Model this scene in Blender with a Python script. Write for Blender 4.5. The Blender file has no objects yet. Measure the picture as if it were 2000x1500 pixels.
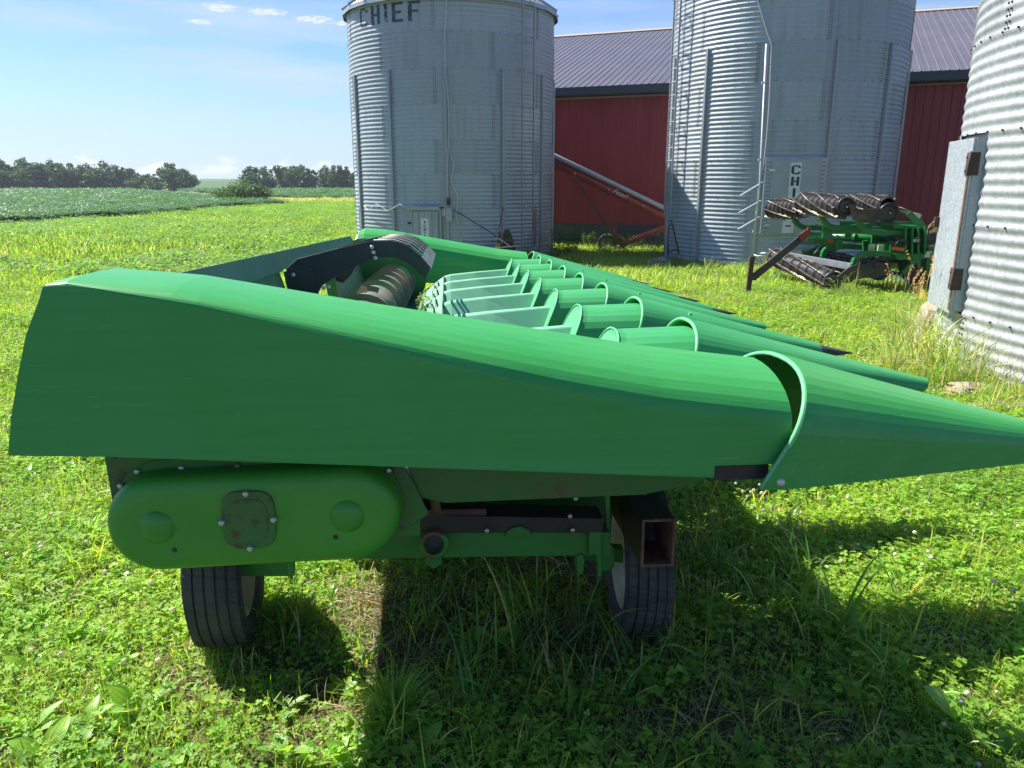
import bpy, math, random
import numpy as np
from mathutils import Vector, Matrix

rnd = random.Random(11)
rng = np.random.default_rng(11)
sc = bpy.context.scene
col = sc.collection

# ---------------------------------------------------------------- camera
CAM_H = 1.6
PITCH = math.radians(14.75)
cam_d = bpy.data.cameras.new('camera')
cam = bpy.data.objects.new('camera', cam_d)
col.objects.link(cam)
cam.location = (0, 0, CAM_H)
cam.rotation_euler = (math.radians(90) - PITCH, 0, 0)
cam_d.sensor_width = 36.0
cam_d.lens = 36.0 * 1500 / 2000
cam_d.clip_start = 0.05
cam_d.clip_end = 6000
sc.camera = cam

# ---------------------------------------------------------------- sun, sky, exposure
SUN_EL = math.radians(50)
SUN_H = Vector((-0.86, 0.51, 0)).normalized()
SUN_DIR = Vector((SUN_H.x * math.cos(SUN_EL), SUN_H.y * math.cos(SUN_EL), math.sin(SUN_EL)))
sun_d = bpy.data.lights.new('sun', 'SUN')
sun_d.energy = 5.0
sun_d.angle = math.radians(0.53)
sun_d.color = (1.0, 0.955, 0.87)
sun = bpy.data.objects.new('sun', sun_d)
col.objects.link(sun)
sun.rotation_euler = SUN_DIR.to_track_quat('Z', 'Y').to_euler()

world = bpy.data.worlds.new('World')
sc.world = world
world.use_nodes = True
wn, wl = world.node_tree.nodes, world.node_tree.links
wn.clear()
def wnode(t, **k):
    n = wn.new(t)
    for a, b in k.items(): setattr(n, a, b)
    return n
def wmath(op, a, b=None, c=None, clamp=False):
    n = wn.new('ShaderNodeMath'); n.operation = op; n.use_clamp = clamp
    for i, v in enumerate((a, b, c)):
        if v is None: continue
        if isinstance(v, (int, float)): n.inputs[i].default_value = v
        else: wl.new(v, n.inputs[i])
    return n.outputs[0]
sky = wnode('ShaderNodeTexSky', sky_type='NISHITA', sun_disc=False)
sky.sun_elevation = SUN_EL
sky.sun_rotation = math.atan2(SUN_H.x, SUN_H.y)
sky.altitude = 300
sky.air_density = 1.0
sky.dust_density = 0.6
sky.ozone_density = 2.2
bg = wnode('ShaderNodeBackground'); bg.inputs[1].default_value = 0.09
wout = wnode('ShaderNodeOutputWorld')
tcw = wnode('ShaderNodeTexCoord')
sep = wnode('ShaderNodeSeparateXYZ'); wl.new(tcw.outputs['Generated'], sep.inputs[0])
az = wmath('ARCTAN2', sep.outputs[0], sep.outputs[1])
el = wmath('ARCSINE', sep.outputs[2])
def wcomb(x, y, z=0.0):
    n = wn.new('ShaderNodeCombineXYZ')
    for i, v in enumerate((x, y, z)):
        if isinstance(v, (int, float)): n.inputs[i].default_value = v
        else: wl.new(v, n.inputs[i])
    return n.outputs[0]
def wnoise(vec, scale, detail=5, rough=0.55):
    n = wnode('ShaderNodeTexNoise'); wl.new(vec, n.inputs['Vector'])
    n.inputs['Scale'].default_value = scale; n.inputs['Detail'].default_value = detail
    n.inputs['Roughness'].default_value = rough
    return n.outputs[0]
def wramp(v, a, b):
    n = wn.new('ShaderNodeMapRange'); n.inputs[1].default_value = a; n.inputs[2].default_value = b
    n.clamp = True; wl.new(v, n.inputs[0]); return n.outputs[0]
# low cumulus along the horizon
cv = wcomb(wmath('MULTIPLY', az, 30.0), wmath('MULTIPLY', el, 62.0))
cn = wnoise(cv, 1.0, 6, 0.55)
eb = wmath('MULTIPLY', wramp(el, 0.004, 0.010), wmath('SUBTRACT', 1.0, wramp(el, 0.016, 0.040)))
cum = wramp(wmath('ADD', cn, wmath('MULTIPLY', wmath('SUBTRACT', eb, 1.0), 0.34)), 0.45, 0.55)
# thin high streaks
sv = wcomb(wmath('MULTIPLY', wmath('ADD', az, wmath('MULTIPLY', el, 1.2)), 3.2), wmath('MULTIPLY', el, 26.0), 3.1)
sn = wnoise(sv, 1.0, 5, 0.5)
band = wmath('MULTIPLY', wramp(el, 0.02, 0.07), wmath('SUBTRACT', 1.0, wramp(el, 0.14, 0.30)))
streak = wmath('MULTIPLY', wmath('MULTIPLY', wramp(sn, 0.42, 0.70), band), 0.8)
# four small torn clouds higher up
puff = None
pn = wnoise(wcomb(wmath('MULTIPLY', az, 130.0), wmath('MULTIPLY', el, 420.0)), 1.0, 5, 0.6)
for (ca, ce, wa, we) in ((-0.335, 0.188, .016, .0040), (-0.286, 0.186, .018, .0034), (-0.233, 0.181, .019, .0036), (-0.358, 0.172, .012, .0022), (-0.196, 0.178, .010, .0025)):
    dx = wmath('DIVIDE', wmath('SUBTRACT', az, ca), wa); dy = wmath('DIVIDE', wmath('SUBTRACT', el, ce), we)
    r2 = wmath('ADD', wmath('MULTIPLY', dx, dx), wmath('MULTIPLY', dy, dy))
    g = wmath('EXPONENT', wmath('MULTIPLY', r2, -0.55))
    puff = g if puff is None else wmath('MAXIMUM', puff, g)
puffm = wramp(wmath('MULTIPLY', puff, wmath('MULTIPLY', pn, wmath('MULTIPLY', pn, 3.4))), 0.30, 0.85)
# pale haze near the horizon
hz = wmath('MULTIPLY', wmath('SUBTRACT', 1.0, wramp(el, -0.03, 0.14)), 0.75)
def wmix(fac, a, b):
    n = wn.new('ShaderNodeMix'); n.data_type = 'RGBA'
    wl.new(fac, n.inputs[0])
    for i, v in ((6, a), (7, b)):
        if isinstance(v, tuple): n.inputs[i].default_value = v
        else: wl.new(v, n.inputs[i])
    return n.outputs[2]
tint = wn.new('ShaderNodeMix'); tint.data_type = 'RGBA'; tint.blend_type = 'MULTIPLY'; tint.inputs[0].default_value = 1.0
wl.new(sky.outputs[0], tint.inputs[6]); tint.inputs[7].default_value = (0.56, 0.70, 0.95, 1)
c1 = wmix(hz, tint.outputs[2], (3.4, 4.3, 4.9, 1))
c2 = wmix(streak, c1, (3.9, 4.6, 5.1, 1))
c3 = wmix(wmath('MULTIPLY', cum, 0.9), c2, (5.4, 5.6, 5.8, 1))
c4 = wmix(wmath('MULTIPLY', puffm, 0.85), c3, (5.4, 5.5, 5.6, 1))
wl.new(c4, bg.inputs[0]); wl.new(bg.outputs[0], wout.inputs[0])

sc.view_settings.view_transform = 'Standard'
sc.view_settings.look = 'None'
sc.view_settings.gamma = 1.0
sc.view_settings.use_curve_mapping = False
sc.view_settings.exposure = 1.0
sc.render.engine = 'CYCLES'
sc.cycles.max_bounces = 8
sc.cycles.transparent_max_bounces = 8
sc.cycles.caustics_reflective = False
sc.cycles.caustics_refractive = False

# ---------------------------------------------------------------- frames of reference used while measuring
_c, _s = math.cos(PITCH), math.sin(PITCH)
def ray(px, py):
    X = (px - 1000) / 1500; V = (750 - py) / 1500
    return Vector((X, _c + V * _s, -_s + V * _c))
def W(px, py, y):                     # world point at a known distance y
    r = ray(px, py); return Vector((0, 0, CAM_H)) + r * (y / r.y)
HL = Vector((-0.0853, 1.023, -0.0419)).normalized()     # along the corn head
HF = Vector((HL.y, -HL.x, 0)).normalized()              # towards its snouts
HU = HF.cross(HL)
def A(px, py, l):                     # corn head coordinates (a, l, u) at a known distance l along it
    r = ray(px, py); C0 = Vector((0, 0, CAM_H)); t = (l - C0.dot(HL)) / r.dot(HL); p = C0 + r * t
    return Vector((p.dot(HF), l, p.dot(HU)))

_gy = np.array([-60, 0, 3, 8, 20, 50, 100, 220, 300, 450, 700, 1000, 1300, 3500.])
_gv = np.array([.3, 0, -.01, -.10, -.40, -.85, -1.05, -1.2, -1.35, -1.3, 1.6, 5.6, 5.2, -20.])
_ty = np.concatenate([np.arange(-60, 60, .5), np.arange(60, 3500, 5.)])
_tv = np.interp(_ty, _gy, _gv)
def gz(x, y):
    x = np.asarray(x, float); y = np.asarray(y, float)
    w = np.clip(np.abs(y) * .12, .5, 60)
    z = (np.interp(y - w, _ty, _tv) + np.interp(y, _ty, _tv) * 2 + np.interp(y + w, _ty, _tv)) / 4
    n = np.sin(x * .9 + 1.3) * np.sin(y * .8 + .4) * .016 + np.sin(x * 2.7) * np.cos(y * 3.1 + 1) * .008
    f = np.clip(np.sqrt(x * x + y * y) / 60, 1, 14)
    return z + n * np.where(f > 13, 0, 1) + np.sin(x / 90. + y / 140.) * .5 * np.clip((y - 300) / 400, 0, 1)
def G(x, y): return float(gz(x, y))

# ---------------------------------------------------------------- object helpers
def tag(o, label=None, cat=None, group=None, kind=None):
    if label: o['label'] = label
    if cat: o['category'] = cat
    if group: o['group'] = group
    if kind: o['kind'] = kind
    return o
def empty(name, loc=(0, 0, 0), rz=0.0, label=None, cat=None, group=None, mat=None):
    o = bpy.data.objects.new(name, None); col.objects.link(o)
    o.empty_display_size = .1
    if mat is not None: o.matrix_world = mat
    else:
        o.location = loc; o.rotation_euler = (0, 0, rz)
    return tag(o, label, cat, group)
class MB:
    def __init__(s): s.v = []; s.f = []; s.m = []; s.sm = []
    def add(s, vs, fs, mi=0, smooth=False):
        n = len(s.v); s.v.extend([tuple(p) for p in vs])
        for f in fs: s.f.append([i + n for i in f]); s.m.append(mi); s.sm.append(smooth)
        return s
    def box(s, c, size, R=None, mi=0):
        hx, hy, hz = size[0] / 2, size[1] / 2, size[2] / 2
        vs = [Vector((x, y, z)) for x in (-hx, hx) for y in (-hy, hy) for z in (-hz, hz)]
        if R is not None: vs = [R @ v for v in vs]
        c = Vector(c)
        return s.add([v + c for v in vs], [(0, 1, 3, 2), (4, 6, 7, 5), (0, 4, 5, 1), (2, 3, 7, 6), (0, 2, 6, 4), (1, 5, 7, 3)], mi)
    def bar(s, p0, p1, w, h, up=(0, 0, 1), mi=0):       # rectangular bar between two points
        p0, p1 = Vector(p0), Vector(p1); d = (p1 - p0); L = d.length
        if L < 1e-6: return s
        x = d / L; up = Vector(up)
        y = up.cross(x)
        if y.length < 1e-4: y = Vector((1, 0, 0)).cross(x)
        y.normalize(); z = x.cross(y)
        return s.box((p0 + p1) / 2, (L, w, h), Matrix((x, y, z)).transposed(), mi)
    def tube(s, pts, r, n=8, mi=0, cap=True, smooth=True):
        pts = [Vector(p) for p in pts]; N = len(pts)
        rs = r if isinstance(r, (list, tuple)) else [r] * N
        vs = []; prev = None
        for i, p in enumerate(pts):
            t = (pts[min(i + 1, N - 1)] - pts[max(i - 1, 0)]).normalized()
            if prev is None:
                a = Vector((0, 0, 1)) if abs(t.z) < .9 else Vector((1, 0, 0))
                u = t.cross(a).normalized()
            else:
                u = (prev - t * prev.dot(t)).normalized()
            prev = u; w = t.cross(u)
            for k in range(n):
                an = 2 * math.pi * k / n
                vs.append(p + (u * math.cos(an) + w * math.sin(an)) * rs[i])
        fs = [(i * n + k, i * n + (k + 1) % n, (i + 1) * n + (k + 1) % n, (i + 1) * n + k) for i in range(N - 1) for k in range(n)]
        s.add(vs, fs, mi, smooth)
        if cap:
            b = len(s.v) - N * n
            s.f.append([b + k for k in range(n)][::-1]); s.m.append(mi); s.sm.append(False)
            s.f.append([b + (N - 1) * n + k for k in range(n)]); s.m.append(mi); s.sm.append(False)
        return s
    def prism(s, poly, d, o=(0, 0, 0), ex=(1, 0, 0), ey=(0, 0, 1), mi=0):   # polygon in (ex,ey), thickness vector d
        o, ex, ey, d = Vector(o), Vector(ex), Vector(ey), Vector(d); n = len(poly)
        a = [o + ex * p[0] + ey * p[1] for p in poly]
        return s.add(a + [p + d for p in a], [tuple(range(n))[::-1], tuple(range(n, 2 * n))] + [(i, (i + 1) % n, n + (i + 1) % n, n + i) for i in range(n)], mi)
    def lathe(s, prof, c, ax=(0, 0, 1), n=24, mi=0, smooth=True, a0=0, a1=2 * math.pi):   # prof: (radius, along axis)
        c, ax = Vector(c), Vector(ax).normalized()
        a = Vector((0, 0, 1)) if abs(ax.z) < .9 else Vector((1, 0, 0))
        u = ax.cross(a).normalized(); w = ax.cross(u); full = abs(a1 - a0 - 2 * math.pi) < 1e-6
        nn = n if full else n + 1; vs = []
        for r, h in prof:
            for k in range(nn):
                an = a0 + (a1 - a0) * k / n
                vs.append(c + ax * h + (u * math.cos(an) + w * math.sin(an)) * r)
        fs = [(i * nn + k, i * nn + (k + 1) % nn, (i + 1) * nn + (k + 1) % nn, (i + 1) * nn + k) for i in range(len(prof) - 1) for k in range(n if not full else nn)]
        return s.add(vs, fs, mi, smooth)
    def grid(s, rows, mi=0, smooth=True, closed=False):      # rows of points
        R = len(rows); Cn = len(rows[0])
        vs = [p for r in rows for p in r]
        fs = [(i * Cn + k, i * Cn + (k + 1) % Cn, (i + 1) * Cn + (k + 1) % Cn, (i + 1) * Cn + k) for i in range(R - 1) for k in range(Cn if closed else Cn - 1)]
        return s.add(vs, fs, mi, smooth)
    def mesh(s, name, mats):
        me = bpy.data.meshes.new(name); me.from_pydata(s.v, [], s.f)
        for m in (mats if isinstance(mats, (list, tuple)) else [mats]): me.materials.append(m)
        me.polygons.foreach_set('material_index', s.m); me.polygons.foreach_set('use_smooth', s.sm)
        me.update(); return me
    def build(s, name, mats, parent=None, label=None, solid=0, bevel=0, **k):
        o = link(name, s.mesh(name, mats), parent)
        if solid:
            md = o.modifiers.new('solid', 'SOLIDIFY'); md.thickness = solid; md.offset = k.pop('offset', -1)
        if bevel:
            md = o.modifiers.new('bevel', 'BEVEL'); md.width = bevel; md.segments = 2; md.limit_method = 'ANGLE'; md.angle_limit = math.radians(40)
        if label: o['label'] = label
        for a, b in k.items(): o[a] = b
        return o
def link(name, me, parent=None):
    o = bpy.data.objects.new(name, me); col.objects.link(o)
    if parent is not None: o.parent = parent
    return o
def kids(o): return [c for c in list(bpy.data.objects) if c.parent == o]
def copy_tree(o, parent=None, tree=None):
    if tree is None:
        tree = {}
        for c in bpy.data.objects:
            if c.parent: tree.setdefault(c.parent, []).append(c)
    c = o.copy(); col.objects.link(c); c.parent = parent
    for ch in tree.get(o, []): copy_tree(ch, c, tree)
    return c

# ---------------------------------------------------------------- materials
def mat(name, base, rough=.5, metal=0.0, var=None, vscale=5.0, stretch=(1, 1, 1), bump=0.0, bscale=60.0, var2=None, v2scale=1.0, v2thr=(.5, .6), coords='Object', spec=.5, detail=5, mixf=(.35, .65)):
    m = bpy.data.materials.new(name); m.use_nodes = True
    nt = m.node_tree; N, Lk = nt.nodes, nt.links
    p = N['Principled BSDF']
    p.inputs['Roughness'].default_value = rough; p.inputs['Metallic'].default_value = metal
    p.inputs['Base Color'].default_value = (*base, 1); p.inputs['Specular IOR Level'].default_value = spec
    tc = N.new('ShaderNodeTexCoord'); mp = N.new('ShaderNodeMapping'); mp.inputs['Scale'].default_value = stretch
    oi = N.new('ShaderNodeObjectInfo'); sh = N.new('ShaderNodeMath'); sh.operation = 'MULTIPLY'; sh.inputs[1].default_value = 37.0; Lk.new(oi.outputs['Random'], sh.inputs[0])
    va = N.new('ShaderNodeVectorMath'); va.operation = 'ADD'; Lk.new(tc.outputs[coords], va.inputs[0]); Lk.new(sh.outputs[0], va.inputs[1])
    Lk.new(va.outputs[0], mp.inputs[0])
    def noise(scale, det=detail, r=.55):
        n = N.new('ShaderNodeTexNoise'); n.inputs['Scale'].default_value = scale; n.inputs['Detail'].default_value = det
        n.inputs['Roughness'].default_value = r; Lk.new(mp.outputs[0], n.inputs['Vector']); return n.outputs[0]
    def rng_(v, a, b):
        n = N.new('ShaderNodeMapRange'); n.inputs[1].default_value = a; n.inputs[2].default_value = b; Lk.new(v, n.inputs[0]); return n.outputs[0]
    def mix(f, a, b):
        n = N.new('ShaderNodeMix'); n.data_type = 'RGBA'; Lk.new(f, n.inputs[0])
        for i, v in ((6, a), (7, b)):
            if isinstance(v, tuple): n.inputs[i].default_value = (*v, 1) if len(v) == 3 else v
            else: Lk.new(v, n.inputs[i])
        return n.outputs[2]
    c = tuple(base)
    if var is not None: c = mix(rng_(noise(vscale), *mixf), tuple(base), tuple(var))
    if var2 is not None: c = mix(rng_(noise(v2scale, 6, .62), *v2thr), c, tuple(var2))
    if not isinstance(c, tuple): Lk.new(c, p.inputs['Base Color'])
    if bump:
        b = N.new('ShaderNodeBump'); b.inputs['Strength'].default_value = bump; b.inputs['Distance'].default_value = .01
        Lk.new(noise(bscale, 4, .6), b.inputs['Height']); Lk.new(b.outputs[0], p.inputs['Normal'])
    m['_p'] = 1
    return m

# plastic green: faded towards chalky where it faced the sky for years (a function of the object's own shape, baked as attribute 'fade')
def plastic(name, base, faded, rough=.38, streak=(1.2, 26, 26), fade0=0.0, dust=.0):
    m = bpy.data.materials.new(name); m.use_nodes = True
    nt = m.node_tree; N, Lk = nt.nodes, nt.links; p = N['Principled BSDF']
    p.inputs['Roughness'].default_value = rough; p.inputs['Specular IOR Level'].default_value = .42
    tc = N.new('ShaderNodeTexCoord'); mp = N.new('ShaderNodeMapping'); mp.inputs['Scale'].default_value = streak
    Lk.new(tc.outputs['Object'], mp.inputs[0])
    n1 = N.new('ShaderNodeTexNoise'); n1.inputs['Scale'].default_value = 1.6; n1.inputs['Detail'].default_value = 6; n1.inputs['Roughness'].default_value = .6
    Lk.new(mp.outputs[0], n1.inputs['Vector'])
    n2 = N.new('ShaderNodeTexNoise'); n2.inputs['Scale'].default_value = 2.4; n2.inputs['Detail'].default_value = 6; Lk.new(tc.outputs['Object'], n2.inputs['Vector'])
    add = N.new('ShaderNodeMath'); add.operation = 'ADD'; Lk.new(n1.outputs[0], add.inputs[0]); Lk.new(n2.outputs[0], add.inputs[1])
    mr = N.new('ShaderNodeMapRange'); mr.inputs[1].default_value = .82; mr.inputs[2].default_value = 1.2
    mr.inputs[3].default_value = fade0; mr.inputs[4].default_value = min(1, fade0 + .17); Lk.new(add.outputs[0], mr.inputs[0])
    mx = N.new('ShaderNodeMix'); mx.data_type = 'RGBA'; Lk.new(mr.outputs[0], mx.inputs[0])
    mx.inputs[6].default_value = (*base, 1); mx.inputs[7].default_value = (*faded, 1)
    # fine pale scratches
    mp2 = N.new('ShaderNodeMapping'); mp2.inputs['Scale'].default_value = (3, 60, 60); mp2.inputs['Rotation'].default_value = (0, .5, .2); Lk.new(tc.outputs['Object'], mp2.inputs[0])
    n3 = N.new('ShaderNodeTexNoise'); n3.inputs['Scale'].default_value = 3; n3.inputs['Detail'].default_value = 3; Lk.new(mp2.outputs[0], n3.inputs['Vector'])
    r3 = N.new('ShaderNodeMapRange'); r3.inputs[1].default_value = .70; r3.inputs[2].default_value = .76; r3.inputs[4].default_value = .35; Lk.new(n3.outputs[0], r3.inputs[0])
    mx2 = N.new('ShaderNodeMix'); mx2.data_type = 'RGBA'; Lk.new(r3.outputs[0], mx2.inputs[0]); Lk.new(mx.outputs[2], mx2.inputs[6]); mx2.inputs[7].default_value = (.35, .62, .42, 1)
    Lk.new(mx2.outputs[2], p.inputs['Base Color'])
    rr = N.new('ShaderNodeMapRange'); rr.inputs[3].default_value = rough - .06; rr.inputs[4].default_value = rough + .14; Lk.new(n2.outputs[0], rr.inputs[0]); Lk.new(rr.outputs[0], p.inputs['Roughness'])
    b = N.new('ShaderNodeBump'); b.inputs['Strength'].default_value = .06; b.inputs['Distance'].default_value = .01; Lk.new(n1.outputs[0], b.inputs['Height']); Lk.new(b.outputs[0], p.inputs['Normal'])
    return m
M = {}
M['poly'] = plastic('green_plastic', (.036, .31, .062), (.13, .48, .17))
M['poly_old'] = plastic('sun_faded_green_plastic', (.13, .43, .23), (.29, .58, .38), rough=.5, streak=(6, 6, 6), fade0=.25)
M['poly_mid'] = plastic('weathered_green_plastic', (.032, .30, .085), (.14, .48, .21), rough=.45, fade0=.05)
M['poly_face'] = plastic('faded_rear_face_plastic', (.07, .36, .15), (.17, .50, .28), rough=.5, streak=(5, 5, 5), fade0=.1)
M['edge'] = mat('pale_moulded_edge', (.14, .48, .22), .5)
M['green'] = mat('green_steel_paint', (.020, .17, .028), .42, var=(.028, .21, .035), vscale=4, var2=(.12, .06, .03), v2scale=7, v2thr=(.60, .64), bump=.05)
M['green_clean'] = mat('green_gear_cover_paint', (.046, .28, .032), .42, var=(.065, .35, .038), vscale=3, bump=.02)
M['green_worn'] = mat('worn_green_steel', (.035, .17, .03), .6, var=(.065, .15, .045), vscale=6, var2=(.13, .075, .04), v2scale=10, v2thr=(.56, .66), bump=.15)
M['green_dusty'] = mat('dusty_green_steel', (.06, .22, .13), .6, var=(.10, .25, .17), vscale=3, var2=(.18, .28, .22), v2scale=2.2, v2thr=(.55, .75))
M['green_far'] = mat('green_implement_paint', (.012, .16, .035), .35, var=(.016, .20, .045), vscale=5)
M['black'] = mat('black_steel', (.016, .018, .022), .42, var=(.03, .032, .036), vscale=6, bump=.05)
M['black_tube'] = mat('black_painted_tube_rusting', (.018, .019, .020), .55, var=(.03, .03, .03), vscale=12, var2=(.11, .045, .02), v2scale=9, v2thr=(.62, .70), bump=.1)
M['rusty_green'] = mat('green_plate_with_rust_patches', (.05, .19, .035), .6, var=(.07, .15, .05), vscale=14, var2=(.085, .065, .03), v2scale=22, v2thr=(.55, .64), bump=.15)
M['rust'] = mat('brown_rust', (.12, .06, .035), .85, var=(.20, .10, .055), vscale=18, var2=(.09, .04, .025), v2scale=8, bump=.3)
M['dkrust'] = mat('dark_rusted_steel', (.05, .035, .03), .75, var=(.10, .05, .035), vscale=10, bump=.2)
M['wornsteel'] = mat('worn_auger_steel', (.26, .24, .20), .5, .1, var=(.08, .26, .09), vscale=3.5, var2=(.20, .12, .09), v2scale=5, v2thr=(.44, .68), bump=.1)
M['brightsteel'] = mat('bright_steel', (.62, .62, .60), .35, .8, var=(.45, .44, .42), vscale=20)
M['zinc'] = mat('zinc_bolt', (.60, .60, .55), .4, .6)
M['rubber'] = mat('tyre_rubber', (.036, .037, .038), .8, var=(.085, .08, .07), vscale=9, bump=.3, bscale=90)
M['rim'] = mat('cream_wheel_rim', (.50, .43, .33), .55, var=(.36, .27, .18), vscale=9, bump=.1)
M['tipblack'] = mat('black_plastic_tip', (.02, .02, .022), .5, var=(.045, .045, .05), vscale=12)
M['white'] = mat('white_print', (.75, .77, .75), .5, var=(.62, .64, .62), vscale=12)
M['red_print'] = mat('red_print', (.42, .05, .04), .5)
M['ink'] = mat('dark_ink', (.02, .022, .035), .6, var=(.05, .055, .07), vscale=15)
M['orange'] = mat('orange_reflector', (.85, .12, .03), .4)
M['yellow'] = mat('yellow_paint', (.62, .34, .03), .45, var=(.5, .26, .03), vscale=4)
M['cream'] = mat('cream_paint', (.55, .60, .40), .5)
M['redpaint'] = mat('red_auger_paint', (.20, .028, .025), .45, var=(.25, .04, .035), vscale=4)
M['rope'] = mat('faded_red_rope', (.30, .13, .10), .9, var=(.4, .22, .18), vscale=30)
M['cable'] = mat('pale_cable', (.55, .56, .54), .6)
M['cable_dark'] = mat('dark_cable', (.03, .03, .035), .6)
M['boxgrey'] = mat('grey_electrical_box', (.42, .45, .44), .5, var=(.36, .39, .38), vscale=20)
def galv(name, base, base2, metal=.75, rough=.42, spangle=55, amt=.5, dirt=None):
    m = bpy.data.materials.new(name); m.use_nodes = True
    nt = m.node_tree; N, Lk = nt.nodes, nt.links; p = N['Principled BSDF']
    tc0 = N.new('ShaderNodeTexCoord'); oi = N.new('ShaderNodeObjectInfo'); sh = N.new('ShaderNodeMath'); sh.operation = 'MULTIPLY'; sh.inputs[1].default_value = 37.0; Lk.new(oi.outputs['Random'], sh.inputs[0])
    tc = N.new('ShaderNodeVectorMath'); tc.operation = 'ADD'; Lk.new(tc0.outputs['Object'], tc.inputs[0]); Lk.new(sh.outputs[0], tc.inputs[1])
    v = N.new('ShaderNodeTexVoronoi'); v.inputs['Scale'].default_value = spangle; Lk.new(tc.outputs[0], v.inputs['Vector'])
    n = N.new('ShaderNodeTexNoise'); n.inputs['Scale'].default_value = 1.3; n.inputs['Detail'].default_value = 6; Lk.new(tc.outputs[0], n.inputs['Vector'])
    sp = N.new('ShaderNodeSeparateColor'); Lk.new(v.outputs['Color'], sp.inputs[0])
    ma = N.new('ShaderNodeMath'); ma.operation = 'MULTIPLY_ADD'; Lk.new(sp.outputs[0], ma.inputs[0]); ma.inputs[1].default_value = amt
    mb = N.new('ShaderNodeMath'); mb.operation = 'MULTIPLY'; Lk.new(n.outputs[0], mb.inputs[0]); mb.inputs[1].default_value = 1 - amt; Lk.new(mb.outputs[0], ma.inputs[2])
    mx = N.new('ShaderNodeMix'); mx.data_type = 'RGBA'; Lk.new(ma.outputs[0], mx.inputs[0]); mx.inputs[6].default_value = (*base, 1); mx.inputs[7].default_value = (*base2, 1)
    cc = mx.outputs[2]
    # faint run marks
    mp = N.new('ShaderNodeMapping'); mp.inputs['Scale'].default_value = (5, 5, .35); Lk.new(tc.outputs[0], mp.inputs[0])
    n2 = N.new('ShaderNodeTexNoise'); n2.inputs['Scale'].default_value = 1.2; n2.inputs['Detail'].default_value = 5; Lk.new(mp.outputs[0], n2.inputs['Vector'])
    r = N.new('ShaderNodeMapRange'); r.inputs[1].default_value = .52; r.inputs[2].default_value = .78; r.inputs[4].default_value = .45; Lk.new(n2.outputs[0], r.inputs[0])
    mx2 = N.new('ShaderNodeMix'); mx2.data_type = 'RGBA'; Lk.new(r.outputs[0], mx2.inputs[0]); Lk.new(cc, mx2.inputs[6]); mx2.inputs[7].default_value = (*(dirt or (base[0] * .62, base[1] * .62, base[2] * .58)), 1)
    vr = N.new('ShaderNodeMapRange'); vr.inputs[3].default_value = .92; vr.inputs[4].default_value = 1.05; Lk.new(oi.outputs['Random'], vr.inputs[0])
    mv = N.new('ShaderNodeMix'); mv.data_type = 'RGBA'; mv.blend_type = 'MULTIPLY'; mv.inputs[0].default_value = 1; Lk.new(mx2.outputs[2], mv.inputs[6]); Lk.new(vr.outputs[0], mv.inputs[7])
    Lk.new(mv.outputs[2], p.inputs['Base Color'])
    p.inputs['Metallic'].default_value = metal
    rr = N.new('ShaderNodeMapRange'); rr.inputs[3].default_value = rough - .08; rr.inputs[4].default_value = rough + .14; Lk.new(ma.outputs[0], rr.inputs[0]); Lk.new(rr.outputs[0], p.inputs['Roughness'])
    return m
M['galv'] = galv('galvanised_corrugated_steel', (.33, .37, .41), (.45, .49, .53), metal=.36, rough=.5, spangle=30, amt=.35)
M['galv_bright'] = galv('bright_galvanised_steel', (.32, .34, .35), (.52, .54, .55), metal=.35, rough=.5, spangle=34, amt=.5)
M['spangle'] = galv('spangled_galvanised_sheet', (.36, .41, .46), (.60, .64, .68), metal=.4, rough=.45, spangle=55, amt=.7)
M['galv_dk'] = galv('dull_galvanised_channel', (.30, .33, .36), (.42, .45, .47), metal=.6, rough=.5)
M['doorgrey'] = mat('grey_painted_door', (.33, .37, .38), .5, .2, var=(.37, .41, .42), vscale=3)
M['barnred'] = mat('red_ribbed_steel', (.32, .046, .050), .42, var=(.37, .060, .062), vscale=1.5, stretch=(1, 1, .3), spec=.4)
M['barngrey'] = mat('charcoal_ribbed_steel', (.075, .085, .09), .5, var=(.09, .10, .10), vscale=2)
M['roof'] = mat('purple_brown_roof_steel', (.155, .138, .145), .36, .25, var=(.18, .162, .165), vscale=1)
M['trim'] = mat('dark_grey_trim', (.06, .075, .085), .5)
M['beige'] = mat('beige_trim', (.42, .34, .27), .6)
M['concrete'] = mat('weathered_concrete', (.36, .32, .27), .9, var=(.27, .24, .2), vscale=7, var2=(.18, .15, .11), v2scale=3, v2thr=(.5, .62), bump=.5, bscale=30)
M['stone'] = mat('tan_stone', (.42, .34, .26), .9, var=(.3, .24, .18), vscale=6, bump=.5, bscale=20)
M['bark'] = mat('grey_brown_bark', (.09, .07, .05), .9, var=(.05, .04, .03), vscale=8, bump=.4)
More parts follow.
